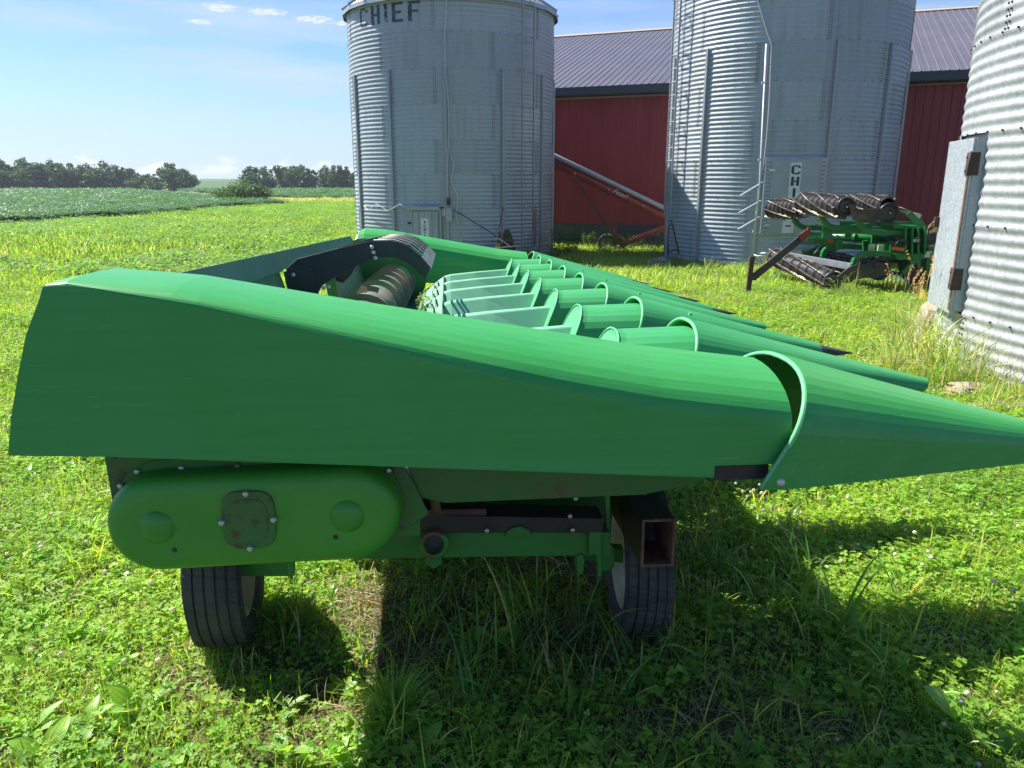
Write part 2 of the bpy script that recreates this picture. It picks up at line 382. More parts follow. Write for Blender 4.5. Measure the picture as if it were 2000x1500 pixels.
# ---------------------------------------------------------------- leaf materials (colour comes from a per-leaf attribute, varied by place)
def leafmat(name, trans=.42, rough=.45, gl=.06, pos_var=((.75, .85, .7), (1.25, 1.12, 1.0)), pscale=.9, gain=1.0, tint=(1.55, 1.6, .65)):
    m = bpy.data.materials.new(name); m.use_nodes = True
    nt = m.node_tree; N, Lk = nt.nodes, nt.links; N.clear()
    out = N.new('ShaderNodeOutputMaterial')
    at = N.new('ShaderNodeAttribute'); at.attribute_name = 'Col'
    oi = N.new('ShaderNodeObjectInfo'); ge = N.new('ShaderNodeNewGeometry')
    n = N.new('ShaderNodeTexNoise'); n.inputs['Scale'].default_value = pscale; n.inputs['Detail'].default_value = 4; Lk.new(ge.outputs['Position'], n.inputs['Vector'])
    ad = N.new('ShaderNodeMath'); ad.operation = 'MULTIPLY_ADD'; Lk.new(oi.outputs['Random'], ad.inputs[0]); ad.inputs[1].default_value = .35
    mr = N.new('ShaderNodeMapRange'); mr.inputs[1].default_value = .35; mr.inputs[2].default_value = .65; mr.inputs[3].default_value = 0; mr.inputs[4].default_value = .65; Lk.new(n.outputs[0], mr.inputs[0])
    Lk.new(mr.outputs[0], ad.inputs[2])
    mx = N.new('ShaderNodeMix'); mx.data_type = 'RGBA'; Lk.new(ad.outputs[0], mx.inputs[0])
    mx.inputs[6].default_value = (*[v * gain for v in pos_var[0]], 1); mx.inputs[7].default_value = (*[v * gain for v in pos_var[1]], 1)
    mu = N.new('ShaderNodeMix'); mu.data_type = 'RGBA'; mu.blend_type = 'MULTIPLY'; mu.inputs[0].default_value = 1
    Lk.new(at.outputs['Color'], mu.inputs[6]); Lk.new(mx.outputs[2], mu.inputs[7])
    d = N.new('ShaderNodeBsdfDiffuse'); Lk.new(mu.outputs[2], d.inputs[0])
    t = N.new('ShaderNodeBsdfTranslucent')
    hs = N.new('ShaderNodeMix'); hs.data_type = 'RGBA'; hs.blend_type = 'MULTIPLY'; hs.inputs[0].default_value = 1; Lk.new(mu.outputs[2], hs.inputs[6]); hs.inputs[7].default_value = (*tint, 1)
    Lk.new(hs.outputs[2], t.inputs[0])
    ms = N.new('ShaderNodeMixShader'); ms.inputs[0].default_value = trans; Lk.new(d.outputs[0], ms.inputs[1]); Lk.new(t.outputs[0], ms.inputs[2])
    g = N.new('ShaderNodeBsdfGlossy'); g.inputs['Roughness'].default_value = rough; g.inputs[0].default_value = (.55, .6, .55, 1)
    lw = N.new('ShaderNodeLayerWeight'); lw.inputs[0].default_value = .25
    mm = N.new('ShaderNodeMath'); mm.operation = 'MULTIPLY_ADD'; Lk.new(lw.outputs['Fresnel'], mm.inputs[0]); mm.inputs[1].default_value = .12; mm.inputs[2].default_value = gl
    m2 = N.new('ShaderNodeMixShader'); Lk.new(mm.outputs[0], m2.inputs[0]); Lk.new(ms.outputs[0], m2.inputs[1]); Lk.new(g.outputs[0], m2.inputs[2])
    Lk.new(m2.outputs[0], out.inputs[0])
    return m
M['leaf'] = leafmat('grass_and_leaf', .52, .5, .02, ((.72, .82, .8), (1.35, 1.16, 1.0)), gain=1.62)
M['beanleaf'] = leafmat('bean_leaf', .35, .42, .05, ((.8, .9, .8), (1.15, 1.1, 1.05)), .12)
M['treeleaf'] = leafmat('tree_leaf', .28, .5, .04, ((.7, .8, .8), (1.2, 1.15, 1.0)), .12)
M['petal'] = leafmat('clover_blossom', .45, .6, .0, ((.95, .93, .9), (1.1, 1.06, 1.0)), 2, tint=(1.2, 1.15, 1.0))
M['strawm'] = leafmat('dry_straw', .3, .7, .0, ((.8, .78, .72), (1.15, 1.1, 1.05)), 2)

def npmesh(name, V, F, C, mats, mi=None):
    """V (n,3), F list of index arrays of one width or list, C (n,3) linear colour per vertex"""
    me = bpy.data.meshes.new(name)
    V = np.asarray(V, np.float32); F = np.asarray(F, np.int32)
    k = F.shape[1]
    me.vertices.add(len(V)); me.vertices.foreach_set('co', V.ravel())
    me.loops.add(F.size); me.loops.foreach_set('vertex_index', F.ravel())
    me.polygons.add(len(F)); me.polygons.foreach_set('loop_start', np.arange(0, F.size, k, dtype=np.int32))
    me.polygons.foreach_set('loop_total', np.full(len(F), k, np.int32))
    for m in (mats if isinstance(mats, (list, tuple)) else [mats]): me.materials.append(m)
    if mi is not None: me.polygons.foreach_set('material_index', np.asarray(mi, np.int32))
    if C is not None:
        a = me.color_attributes.new('Col', 'FLOAT_COLOR', 'POINT')
        a.data.foreach_set('color', np.concatenate([np.asarray(C, np.float32), np.ones((len(C), 1), np.float32)], 1).ravel())
    me.polygons.foreach_set('use_smooth', np.ones(len(F), bool))
    me.update(); me.validate(); return me

class LB:                                 # leaf builder: quads only
    def __init__(s): s.V = []; s.F = []; s.C = []; s.n = 0
    def strip(s, cen, side, colr, nrm=None):
        """cen (k,3), side (k,3) half width vectors -> strip of quads"""
        k = len(cen); v = np.empty((2 * k, 3)); v[0::2] = cen - side; v[1::2] = cen + side
        i = np.arange(k - 1) * 2
        s.F.append(np.stack([i, i + 1, i + 3, i + 2], 1) + s.n); s.V.append(v); s.C.append(np.repeat(np.asarray(colr)[None, :] if np.ndim(colr) == 1 else colr, 2 * k if np.ndim(colr) == 1 else 1, 0)); s.n += 2 * k
    def leaf(s, base, d, up, L, w, colr, droop=.3, fold=.25, k=5, prof=None):
        """broad leaf with a folded midrib: 2 quads across"""
        d = d / np.linalg.norm(d); sd = np.cross(d, up); sd /= (np.linalg.norm(sd) + 1e-9); up = np.cross(sd, d)
        t = np.linspace(0, 1, k); pr = prof if prof is not None else np.sin(np.pi * np.clip(t * .92 + .06, 0, 1)) ** .8
        cen = base + np.outer(t * L, d) - np.outer(droop * L * t ** 2, up)
        hw = (pr * w / 2)[:, None]
        v = np.empty((3 * k, 3)); v[0::3] = cen - sd * hw + up * hw * fold; v[1::3] = cen; v[2::3] = cen + sd * hw + up * hw * fold
        i = np.arange(k - 1) * 3
        s.F.append(np.concatenate([np.stack([i, i + 1, i + 4, i + 3], 1), np.stack([i + 1, i + 2, i + 5, i + 4], 1)]) + s.n)
        cc = np.repeat(np.asarray(colr)[None, :], 3 * k, 0); cc[1::3] *= 1.18
        s.V.append(v); s.C.append(cc); s.n += 3 * k
    def blade(s, base, az, lean, L, w, colr, k=4, curl=.9):
        t = np.linspace(0, 1, k + 1); ang = lean + curl * t ** 1.4
        dx = np.concatenate([[0], np.cumsum(np.sin((ang[1:] + ang[:-1]) / 2)) * L / k]); dz = np.concatenate([[0], np.cumsum(np.cos((ang[1:] + ang[:-1]) / 2)) * L / k])
        h = np.array([math.cos(az), math.sin(az), 0])
        cen = base + np.outer(dx, h) + np.outer(dz, [0, 0, 1])
        tw = rng.uniform(-.6, .6) + t * rng.uniform(-1, 1)
        sd = np.stack([-math.sin(az) * np.cos(tw), math.cos(az) * np.cos(tw), np.sin(tw)], 1) * ((w / 2) * (1 - t ** 2.2) + .0004)[:, None]
        s.strip(cen, sd, colr)
    def mesh(s, name, mats): return npmesh(name, np.concatenate(s.V), np.concatenate(s.F), np.concatenate(s.C), mats)

def jit(c, a=.34): 
    f = 1 + rng.uniform(-a, a); return np.array([c[0] * f * (1 + rng.uniform(-.2, .2)), c[1] * f, c[2] * f * (1 + rng.uniform(-.2, .2))])
GR = (.185, .275, .046); GR_D = (.10, .19, .040); GR_Y = (.27, .335, .058); CLV = (.165, .275, .042); STR = (.42, .36, .20); PLT = (.15, .28, .03)

def src_grass(name, n, R, h0, h1, w0, w1, cols, straw=.0, k=4, lean=.5, curl=1.0):
    b = LB()
    for i in range(n):
        r = R * math.sqrt(rng.random()); a = rng.uniform(0, 6.283)
        if rng.random() < straw: c = jit(STR)
        else: c = jit(cols[rng.integers(len(cols))])
        b.blade(np.array([r * math.cos(a), r * math.sin(a), -.01]), rng.uniform(0, 6.283), abs(rng.normal(0, lean)) * .6, rng.uniform(h0, h1), rng.uniform(w0, w1), c, k, rng.uniform(.2, 1.5) * curl)
    return b.mesh(name, M['leaf'])
def src_straw(name, n, R, h=.02, L=(.05, .16), w=.0028):
    b = LB()
    for i in range(n):
        r = R * math.sqrt(rng.random()); a = rng.uniform(0, 6.283); az = rng.uniform(0, 6.283); l = rng.uniform(*L)
        k = 3; t = np.linspace(-.5, .5, k); tilt = rng.uniform(-.25, .3)
        d = np.array([math.cos(az), math.sin(az), 0]); sd = np.array([-d[1], d[0], rng.uniform(-.6, .6)]); 
        cen = np.array([r * math.cos(a), r * math.sin(a), rng.uniform(.002, h)]) + np.outer(t * l, d) + np.outer(t * l * tilt - (t ** 2) * l * rng.uniform(0, .6), [0, 0, 1])
        c = jit(STR, .35) if rng.random() < .8 else jit((.20, .14, .08), .3)
        b.strip(cen, np.repeat(sd[None] * w / 2, k, 0), c)
    return b.mesh(name, M['strawm'])
def src_clover(name, n, R, s0=.009, s1=.015, h0=.03, h1=.085):
    b = LB()
    for i in range(n):
        r = R * math.sqrt(rng.random()); a = rng.uniform(0, 6.283); h = rng.uniform(h0, h1)
        top = np.array([r * math.cos(a), r * math.sin(a), h]); s = rng.uniform(s0, s1); c = jit(CLV, .3)
        base = top * np.array([.8, .8, 0])
        b.strip(np.array([base, (base + top) / 2 + [0, 0, h * .1], top]), np.repeat([[.0007, 0, 0]], 3, 0), c)
        z0 = rng.uniform(0, 6.28); ti = rng.uniform(-.35, .35, 2); up = np.array([ti[0], ti[1], 1.]); up /= np.linalg.norm(up)
        for j in range(3):
            an = z0 + j * 2.094; d = np.array([math.cos(an), math.sin(an), 0]); d = d - up * d.dot(up) + up * .12
            b.leaf(top, d, up, s * 1.25, s * 1.25, c, .1, .3, 4, np.array([.12, .8, 1, .55]))
    return b.mesh(name, M['leaf'])
def plantain_leaf(b, az, L, w, elev, c, droop=.35, k=9, base=np.zeros(3)):
    """broad ribbed leaf: stalk, undulating blade with sunken veins"""
    d = np.array([math.cos(az) * math.cos(elev), math.sin(az) * math.cos(elev), math.sin(elev)]); sd = np.array([-math.sin(az), math.cos(az), 0]); up = np.cross(sd, d) * -1
    if up[2] < 0: up = -up
    t = np.linspace(0, 1, k); pr = np.interp(t, [0, .12, .25, .45, .65, .85, 1], [.07, .10, .55, .95, 1., .68, .06]); q = np.linspace(-1, 1, 9)
    cen = base + np.outer(t * L, d) - np.outer(droop * L * t ** 2, up); ph = rng.uniform(0, 6); v = []; cc = []
    for i in range(k):
        for x in q:
            h = .16 * x * x + .05 * math.cos(x * 4.2 * math.pi) + .09 * abs(x) * math.sin(t[i] * 11 + ph + x * 2)
            v.append(cen[i] + sd * x * pr[i] * w / 2 + up * h * pr[i] * w / 2); vein = max(0, math.cos(x * 4.2 * math.pi)); cc.append(c * (1 + .22 * vein) * np.array([1 + .15 * vein, 1, 1]) * (1 + .10 * math.sin(t[i] * 7 + ph)))
    m = len(q); I = np.arange(k * m).reshape(k, m)
    b.F.append(np.stack([I[:-1, :-1].ravel(), I[:-1, 1:].ravel(), I[1:, 1:].ravel(), I[1:, :-1].ravel()], 1) + b.n); b.V.append(np.array(v)); b.C.append(np.array(cc)); b.n += k * m
def src_rosette(name, n, L0, L1, wr=.5):
    b = LB(); a = rng.uniform(0, 6)
    for i in range(n):
        a += 2.4; L = rng.uniform(L0, L1)
        plantain_leaf(b, a, L, L * rng.uniform(wr * .8, wr * 1.15), rng.uniform(.25, 1.0), jit(PLT, .25), rng.uniform(.2, .55))
    return b.mesh(name, M['leaf'])
def ball(b, c, r, colr, n=5, m=7):
    th = np.linspace(.08, np.pi * .86, n); rows = []
    for i, t in enumerate(th):
        for k in range(m):
            a = 6.283 * k / m + i * .4; rr = r * (1 + (.18 if (i + k) % 2 else -.1)); rows.append(c + np.array([math.sin(t) * math.cos(a), math.sin(t) * math.sin(a), math.cos(t) * .85]) * rr)
    v = np.array(rows); F = [(i * m + k, i * m + (k + 1) % m, (i + 1) * m + (k + 1) % m, (i + 1) * m + k) for i in range(n - 1) for k in range(m)]
    b.F.append(np.array(F) + b.n); b.V.append(v); cc = np.repeat(np.asarray(colr)[None], len(v), 0); cc[-m:] *= .7; b.C.append(cc); b.n += len(v)
def src_flower(name, h):
    b = LB(); top = np.array([rng.uniform(-.02, .02), rng.uniform(-.02, .02), h])
    b.strip(np.array([[0, 0, 0], top * .5 + [.004, 0, 0], top]), np.repeat([[.0009, 0, 0]], 3, 0), np.array([.12, .2, .05]))
    ball(b, top, .0085, np.array([.80, .76, .68])); return b.mesh(name, M['petal'])
def src_seedhead(name, n, h0, h1, R):            # tall dry grass with drooping seed heads
    b = LB()
    for i in range(n):
        a = rng.uniform(0, 6.283); r = R * rng.random(); az = rng.uniform(0, 6.283); h = rng.uniform(h0, h1); k = 6; t = np.linspace(0, 1, k)
        p0 = np.array([r * math.cos(a), r * math.sin(a), 0]); cen = p0 + np.outer(t ** 2 * h * .28, [math.cos(az), math.sin(az), 0]) + np.outer(t * h, [0, 0, 1])
        c = jit((.34, .27, .12)); b.strip(cen, np.repeat([[-math.sin(az) * .0012, math.cos(az) * .0012, 0]], k, 0), c)
        for j in range(34):
            q = rng.uniform(.72, 1.0); p = cen[-1] * ((q - .72) / .28) + cen[-2] * (1 - (q - .72) / .28)
            an = az + rng.normal(0, .8); L = rng.uniform(.02, .055) * (1.25 - q * .6)
            b.blade(p, an, rng.uniform(.5, 1.2), L, .0035, jit((.50, .34, .19)), 2, 1.3)
        for j in range(3):
            q = rng.uniform(.1, .6); p = p0 * (1 - q) + cen[3] * q
            b.blade(p, rng.uniform(0, 6.28), .3, rng.uniform(.15, .35), .006, jit((.20, .28, .09)), 4, 1.6)
    return b.mesh(name, M['leaf'])
def src_weed(name, h, n, leaf, cols, R=.2):
    b = LB()
    for i in range(n):
        a = rng.uniform(0, 6.283); r = R * rng.random() ** .6; hh = h * rng.uniform(.6, 1); k = 5; t = np.linspace(0, 1, k); az = rng.uniform(0, 6.283); ln = rng.uniform(0, .25)
        p0 = np.array([r * math.cos(a), r * math.sin(a), 0]); cen = p0 + np.outer(t ** 2 * hh * ln, [math.cos(az), math.sin(az), 0]) + np.outer(t * hh, [0, 0, 1])
        b.strip(cen, np.repeat([[.002, .001, 0]], k, 0), jit((.12, .18, .05)))
        for j in range(int(14 + 10 * rng.random())):
            q = rng.uniform(.12, 1) ** .8; x = q * (k - 1); i0 = min(int(x), k - 2); p = cen[i0] + (cen[i0 + 1] - cen[i0]) * (x - i0); an = rng.uniform(0, 6.283); e = rng.uniform(-.3, .8)
            L = leaf * rng.uniform(.6, 1.2)
            b.leaf(p, np.array([math.cos(an) * math.cos(e), math.sin(an) * math.cos(e), math.sin(e)]), np.array([0, 0, 1.]), L, L * rng.uniform(.3, .5), jit(cols[rng.integers(len(cols))]), .3, .2, 4)
    return b.mesh(name, M['leaf'])

# scatter: one object of kind stuff whose points carry instances of hidden-away source meshes
_nsrc = [0]
def scatter(name, meshes, P, rz, s, idx, tilt=None, label=None, cat=None, zs=None):
    cl = bpy.data.collections.new(name + '_sources')
    for i, me in enumerate(meshes):
        _nsrc[0] += 1
        cl.objects.link(bpy.data.objects.new('s%04d_%s' % (_nsrc[0], name), me))
    me = bpy.data.meshes.new(name); n = len(P)
    me.vertices.add(n); me.vertices.foreach_set('co', np.asarray(P, np.float32).ravel())
    rot = np.zeros((n, 3), np.float32); rot[:, 2] = rz
    if tilt is not None: rot[:, 0] = tilt[:, 0]; rot[:, 1] = tilt[:, 1]
    sc3 = np.repeat(np.asarray(s, np.float32)[:, None], 3, 1)
    if zs is not None: sc3[:, 2] *= zs
    a = me.attributes.new('rot', 'FLOAT_VECTOR', 'POINT'); a.data.foreach_set('vector', rot.ravel())
    a = me.attributes.new('scl', 'FLOAT_VECTOR', 'POINT'); a.data.foreach_set('vector', sc3.ravel())
    a = me.attributes.new('idx', 'INT', 'POINT'); a.data.foreach_set('value', np.asarray(idx, np.int32))
    o = bpy.data.objects.new(name, me); col.objects.link(o)
    ng = bpy.data.node_groups.new(name + '_nodes', 'GeometryNodeTree')
    ng.interface.new_socket('Geometry', in_out='INPUT', socket_type='NodeSocketGeometry')
    ng.interface.new_socket('Geometry', in_out='OUTPUT', socket_type='NodeSocketGeometry')
    N, Lk = ng.nodes, ng.links
    gi = N.new('NodeGroupInput'); go = N.new('NodeGroupOutput'); ip = N.new('GeometryNodeInstanceOnPoints')
    ci = N.new('GeometryNodeCollectionInfo'); ci.inputs[0].default_value = cl; ci.inputs[1].default_value = True; ci.inputs[2].default_value = True
    Lk.new(gi.outputs[0], ip.inputs['Points']); Lk.new(ci.outputs[0], ip.inputs['Instance']); ip.inputs['Pick Instance'].default_value = True
    for nm, ty, sock in (('rot', 'FLOAT_VECTOR', 'Rotation'), ('scl', 'FLOAT_VECTOR', 'Scale'), ('idx', 'INT', 'Instance Index')):
        na = N.new('GeometryNodeInputNamedAttribute'); na.data_type = ty; na.inputs[0].default_value = nm
        Lk.new([x for x in na.outputs if x.enabled][0], ip.inputs[sock])
    Lk.new(ip.outputs[0], go.inputs[0])
    md = o.modifiers.new('scatter', 'NODES'); md.node_group = ng
    return tag(o, label, cat, kind='stuff')

# ---------------------------------------------------------------- ground
def lane_pts():
    return [(-160, 300), (-99, 221), (-70, 168), (-49, 131), (-30, 106), (-10, 112), (20, 122)]
def groundmat():
    m = bpy.data.materials.new('ground_soil_and_turf'); m.use_nodes = True
    nt = m.node_tree; N, Lk = nt.nodes, nt.links; p = N['Principled BSDF']; p.inputs['Roughness'].default_value = .95; p.inputs['Specular IOR Level'].default_value = .1
    ge = N.new('ShaderNodeNewGeometry')
    def noise(sc_, d=5, r=.6, st=None):
        n = N.new('ShaderNodeTexNoise'); n.inputs['Scale'].default_value = sc_; n.inputs['Detail'].default_value = d; n.inputs['Roughness'].default_value = r
        if st:
            mp = N.new('ShaderNodeMapping'); mp.inputs['Scale'].default_value = st; Lk.new(ge.outputs['Position'], mp.inputs[0]); Lk.new(mp.outputs[0], n.inputs['Vector'])
        else: Lk.new(ge.outputs['Position'], n.inputs['Vector'])
        return n.outputs[0]
    def mr(v, a, b):
        n = N.new('ShaderNodeMapRange'); n.inputs[1].default_value = a; n.inputs[2].default_value = b; Lk.new(v, n.inputs[0]); return n.outputs[0]
    def mix(f, a, b):
        n = N.new('ShaderNodeMix'); n.data_type = 'RGBA'; Lk.new(f, n.inputs[0])
        for i, v in ((6, a), (7, b)):
            if isinstance(v, tuple): n.inputs[i].default_value = (*v, 1)
            else: Lk.new(v, n.inputs[i])
        return n.outputs[2]
    c = mix(mr(noise(14), .35, .65), (.050, .080, .018), (.09, .085, .035))
    c = mix(mr(noise(90, 3), .4, .7), c, (.20, .155, .085))
    sx = N.new('ShaderNodeSeparateXYZ'); Lk.new(ge.outputs['Position'], sx.inputs[0])
    far = mix(mr(noise(.06, 4, .5, (1, 3, 1)), .4, .6), (.065, .14, .03), (.09, .18, .035))
    far = mix(mr(noise(.9, 4, .6), .35, .7), far, (.05, .10, .025))
    c = mix(mr(sx.outputs[1], 25, 70), c, far)
    hill = mix(mr(noise(.012, 3, .4, (.25, 2.4, 1)), .44, .50), (.045, .10, .035), (.10, .17, .05))
    c = mix(mr(sx.outputs[1], 300, 340), c, hill)
    Lk.new(c, p.inputs['Base Color'])
    b = N.new('ShaderNodeBump'); b.inputs['Strength'].default_value = .6; b.inputs['Distance'].default_value = .03; Lk.new(noise(40, 6, .7), b.inputs['Height']); Lk.new(b.outputs[0], p.inputs['Normal'])
    return m
M['ground'] = groundmat()
def axis(lo, hi, near, step, g=1.13):
    a = list(np.arange(-near, near + 1e-6, step)); d = step
    while a[-1] < hi: d *= g; a.append(a[-1] + d)
    d = step
    while a[0] > lo: d *= g; a.insert(0, a[0] - d)
    return np.array(a)
xs = axis(-1900, 1900, 9, .3); ys = axis(-200, 1600, 9, .3)
X, Y = np.meshgrid(xs, ys, indexing='ij'); Z = gz(X, Y)
ni, nj = X.shape; I = np.arange(ni * nj).reshape(ni, nj)
F = np.stack([I[:-1, :-1].ravel(), I[1:, :-1].ravel(), I[1:, 1:].ravel(), I[:-1, 1:].ravel()], 1)
g = link('ground', npmesh('ground', np.stack([X.ravel(), Y.ravel(), Z.ravel()], 1), F, None, M['ground'])); tag(g, kind='structure')

def ribbon(name, pts, w, mtl, dz=.03, n=60):
    P = np.array(pts, float); t = np.linspace(0, len(P) - 1, n); x = np.interp(t, range(len(P)), P[:, 0]); y = np.interp(t, range(len(P)), P[:, 1])
    k = np.ones(5) / 5; xp = np.convolve(np.pad(x, 2, 'edge'), k, 'valid'); yp = np.convolve(np.pad(y, 2, 'edge'), k, 'valid')
    dx, dy = np.gradient(xp), np.gradient(yp); L = np.hypot(dx, dy); nx, ny = -dy / L, dx / L; rows = []
    for i in range(n):
        ww = w * (1 + .15 * math.sin(i * 1.7)); rows.append([(xp[i] + nx[i] * q * ww, yp[i] + ny[i] * q * ww, G(xp[i] + nx[i] * q * ww, yp[i] + ny[i] * q * ww) + dz) for q in np.linspace(-.5, .5, 5)])
    return tag(MB().grid(rows).build(name, mtl), kind='structure')
ribbon('grass_verge', lane_pts(), 17, mat('dry_verge_grass', (.20, .22, .07), .95, var=(.28, .24, .11), vscale=.5, coords='Object', var2=(.10, .17, .04), v2scale=.3, v2thr=(.45, .6)), .10, 80)
ribbon('dirt_lane', lane_pts()[:5], 4.2, mat('pale_dirt', (.42, .34, .24), .95, var=(.34, .27, .18), vscale=.6), .20, 70)

# bean fields: a closed leaf canopy with a step at its edge
def canopy(name, x0, x1, y0, y1, h, n, m, edge=None):
    rows = []
    for x in np.linspace(x0, x1, n):
        r = []
        for j, y in enumerate(np.geomspace(y0, y1, m)):
            yy = y; e = 1.0
            if edge: e = edge(x, yy)
            r.append((x, yy, G(x, yy) + (h * e if e > 0 else -.3) + (rnd.uniform(-.06, .06) if e > 0 else 0)))
        rows.append(r)
    return tag(MB().grid(rows, smooth=False).build(name, M['beancan']), kind='structure')
M['beancan'] = mat('bean_canopy', (.028, .085, .030), .8, var=(.05, .13, .045), vscale=1.2, var2=(.075, .17, .065), v2scale=3.5, v2thr=(.5, .7), bump=.8, bscale=5)
def bean_edge(x, y):                 # where the first field stands
    lim = -27.5 + (.9 * math.sin(y * .23) + .5 * math.sin(y * .71)) - .02 * (y - 60)
    if y > 88: lim = -30 - (y - 96) * .62
    return 1.0 if (x < lim and y > 40 + .12 * (x + 30) + math.sin(x * .3)) else 0.0
canopy('bean_field', -230, -26, 36, 252, .42, 170, 110, bean_edge)
def bean_edge2(x, y):
    if y < 118: return 0.0
    lim = -27 - (y - 100) * .58 + 7
    return 1.0 if (x > lim and x < 60) else 0.0
canopy('far_bean_field', -150, 60, 112, 262, .40, 90, 60, bean_edge2)
# ---------------------------------------------------------------- ground cover
BINS = [(-1.62, 22.3), (6.76, 20.36), (6.95, 6.85)]
def sn(x, y, f, s=0.0):
    return (np.sin(x * f + s * 1.3 + 1.7 * np.sin(y * f * .63 + s)) + np.sin(y * f * 1.21 + s * 2.1 + 1.4 * np.sin(x * f * .77 + s * .7)) + .6 * np.sin((x + y) * f * 2.1 + s)) / 2.6
def free(x, y, pad=.06):
    k = np.ones(len(x), bool)
    for bx, by in BINS: k &= np.hypot(x - bx, y - by) > 2.74 + pad
    k &= ~((np.hypot(x - 6.95, y - 6.85) < 2.98))
    d = (x - 1.35) * .365 + (y - 27) * .931
    k &= ~((d > -.1) & (x > -3.6))
    return k
def straw_mask(x, y):
    m = np.zeros(len(x))
    for cx, cy, rx, ry in ((-.56, 2.17, .20, .17), (-.50, 2.62, .26, .30), (-.38, 2.38, .16, .22), (.85, 2.5, .26, .10), (.9, 1.95, .25, .08), (.15, 2.45, .6, .3), (.75, 2.35, .30, .10), (.3, 3.0, .7, .5), (.6, 2.0, .35, .15), (4.2, 6.9, .9, .5), (3.6, 6.1, .5, .3), (5.1, 5.3, .9, .5), (4.5, 8.2, .4, .6), (2.7, 12.6, .8, .5)):
        m = np.maximum(m, np.exp(-(((x - cx) / rx) ** 2 + ((y - cy) / ry) ** 2) * 1.1))
    return m
def region(n_per, y0, y1, kx=.78, bx=1.5, xmin=None, xmax=None):
    a = kx * (y1 * y1 - y0 * y0) + 2 * bx * (y1 - y0); n = int(a * n_per)
    y = np.sqrt(rng.uniform(y0 * y0, y1 * y1, n)); x = rng.uniform(-1, 1, n) * (kx * y + bx)
    k = free(x, y)
    if xmin is not None: k &= x > xmin
    if xmax is not None: k &= x < xmax
    return x[k], y[k]
def put(name, meshes, x, y, s0, s1, label, cat, dz=0.0, tilt=.12, zs=None):
    n = len(x); P = np.stack([x, y, gz(x, y) + dz], 1)
    return scatter(name, meshes, P, rng.uniform(0, 6.283, n), rng.uniform(s0, s1, n), rng.integers(0, len(meshes), n), rng.normal(0, tilt, (n, 2)), label, cat, zs)
gA = [src_grass('gA%d' % i, 13, .075, .035, .12, .0022, .0048, [GR, GR, GR_Y, GR_D], .05, 4) for i in range(7)]
gF = [src_grass('gF%d' % i, 26, .07, .03, .10, .0012, .0026, [GR_Y, GR, GR], .04, 3) for i in range(4)]
gL = [src_grass('gL%d' % i, 5, .05, .13, .30, .004, .0085, [GR, GR_D, GR_Y], .06, 7, .7, 1.5) for i in range(8)]
cA = [src_clover('cA%d' % i, 15, .10) for i in range(7)]
cS = [src_clover('cS%d' % i, 26, .10, .0045, .008, .012, .045) for i in range(3)]
st = [src_straw('st%d' % i, 42, .13) for i in range(5)]
ro = [src_rosette('ro%d' % i, rng.integers(4, 8), .05, .10) for i in range(8)]
fl = [src_flower('fl%d' % i, h) for i, h in enumerate((.06, .09, .12, .15))]

x, y = region(80, 1.55, 8.6); sm = straw_mask(x, y); k = rng.random(len(x)) < np.where(y < 6, .13, 0) + 1.1 * sm
put('straw_litter', st, x[k], y[k], .7, 1.3, 'dry straw and dead clippings lying under the lawn', 'straw')
x, y = region(250, 1.55, 6.2); sm = straw_mask(x, y); nz = sn(x, y, 2.2); k = rng.random(len(x)) < (.50 + .55 * nz) * (1 - .95 * sm)
put('clover', cA + cS + cS[:1], x[k], y[k], .6, 1.15, 'low clover leaves covering the near ground', 'clover')
x, y = region(420, 1.55, 6.2); sm = straw_mask(x, y); nz = sn(x, y, 1.7, 3); k = rng.random(len(x)) < (.75 - .30 * nz) * (1 - .88 * sm)
put('fine_clover', cS, *(lambda q: (q[0][q[2]], q[1][q[2]]))((lambda a: (a[0], a[1], rng.random(len(a[0])) < 1 - .97 * straw_mask(a[0], a[1])))(region(150, 1.55, 5.2))), .8, 1.4, 'fine small clover leaves filling the gaps of the lawn', 'clover')
put('short_grass', gA + gF, x[k], y[k], .65, 1.3, 'short mown grass around the corn head', 'grass', -.003)
x, y = region(55, 1.6, 6.5); nz = sn(x, y, 1.9, 1) + .35 * ((x > -.6) & (x < 1.3)); k = rng.random(len(x)) < np.clip(.25 + .9 * nz, .03, 1) * (1 - .5 * straw_mask(x, y))
put('long_grass', gL, x[k], y[k], .5, 1.15, 'longer bending grass blades standing out of the clover', 'grass')
x, y = region(22, 1.55, 5.5); nz = sn(x, y, 1.3, 5) + .35 * (x < -.3); k = rng.random(len(x)) < np.clip(.35 + .6 * nz, .05, 1) * (1 - .85 * straw_mask(x, y))
put('broad_leaves', ro, x[k], y[k], .55, 1.1, 'small broad leaved weeds scattered through the lawn', 'weeds')
x, y = region(90, 1.6, 5.6); k = rng.random(len(x)) < np.where(x > .9, np.clip(.35 + .6 * sn(x, y, 2.5, 2), 0, 1), np.where(x < -1.2, np.clip(.40 + .5 * sn(x, y, 2.5, 2), 0, 1), .02))
x2, y2 = region(20, 5.0, 14.); nz = sn(x2, y2, .9, 4); k2 = rng.random(len(x2)) < np.clip(.25 + .75 * nz + .9 * ((x2 < -2) & (y2 > 7.5) & (sn(x2, y2, .8, 7) > .1)), .02, 1)
fx, fy = np.concatenate([x[k], x2[k2]]), np.concatenate([y[k], y2[k2]])
put('clover_flowers', fl, fx, fy, .65, 1.15, 'white clover flowers dotted over the grass', 'flowers')

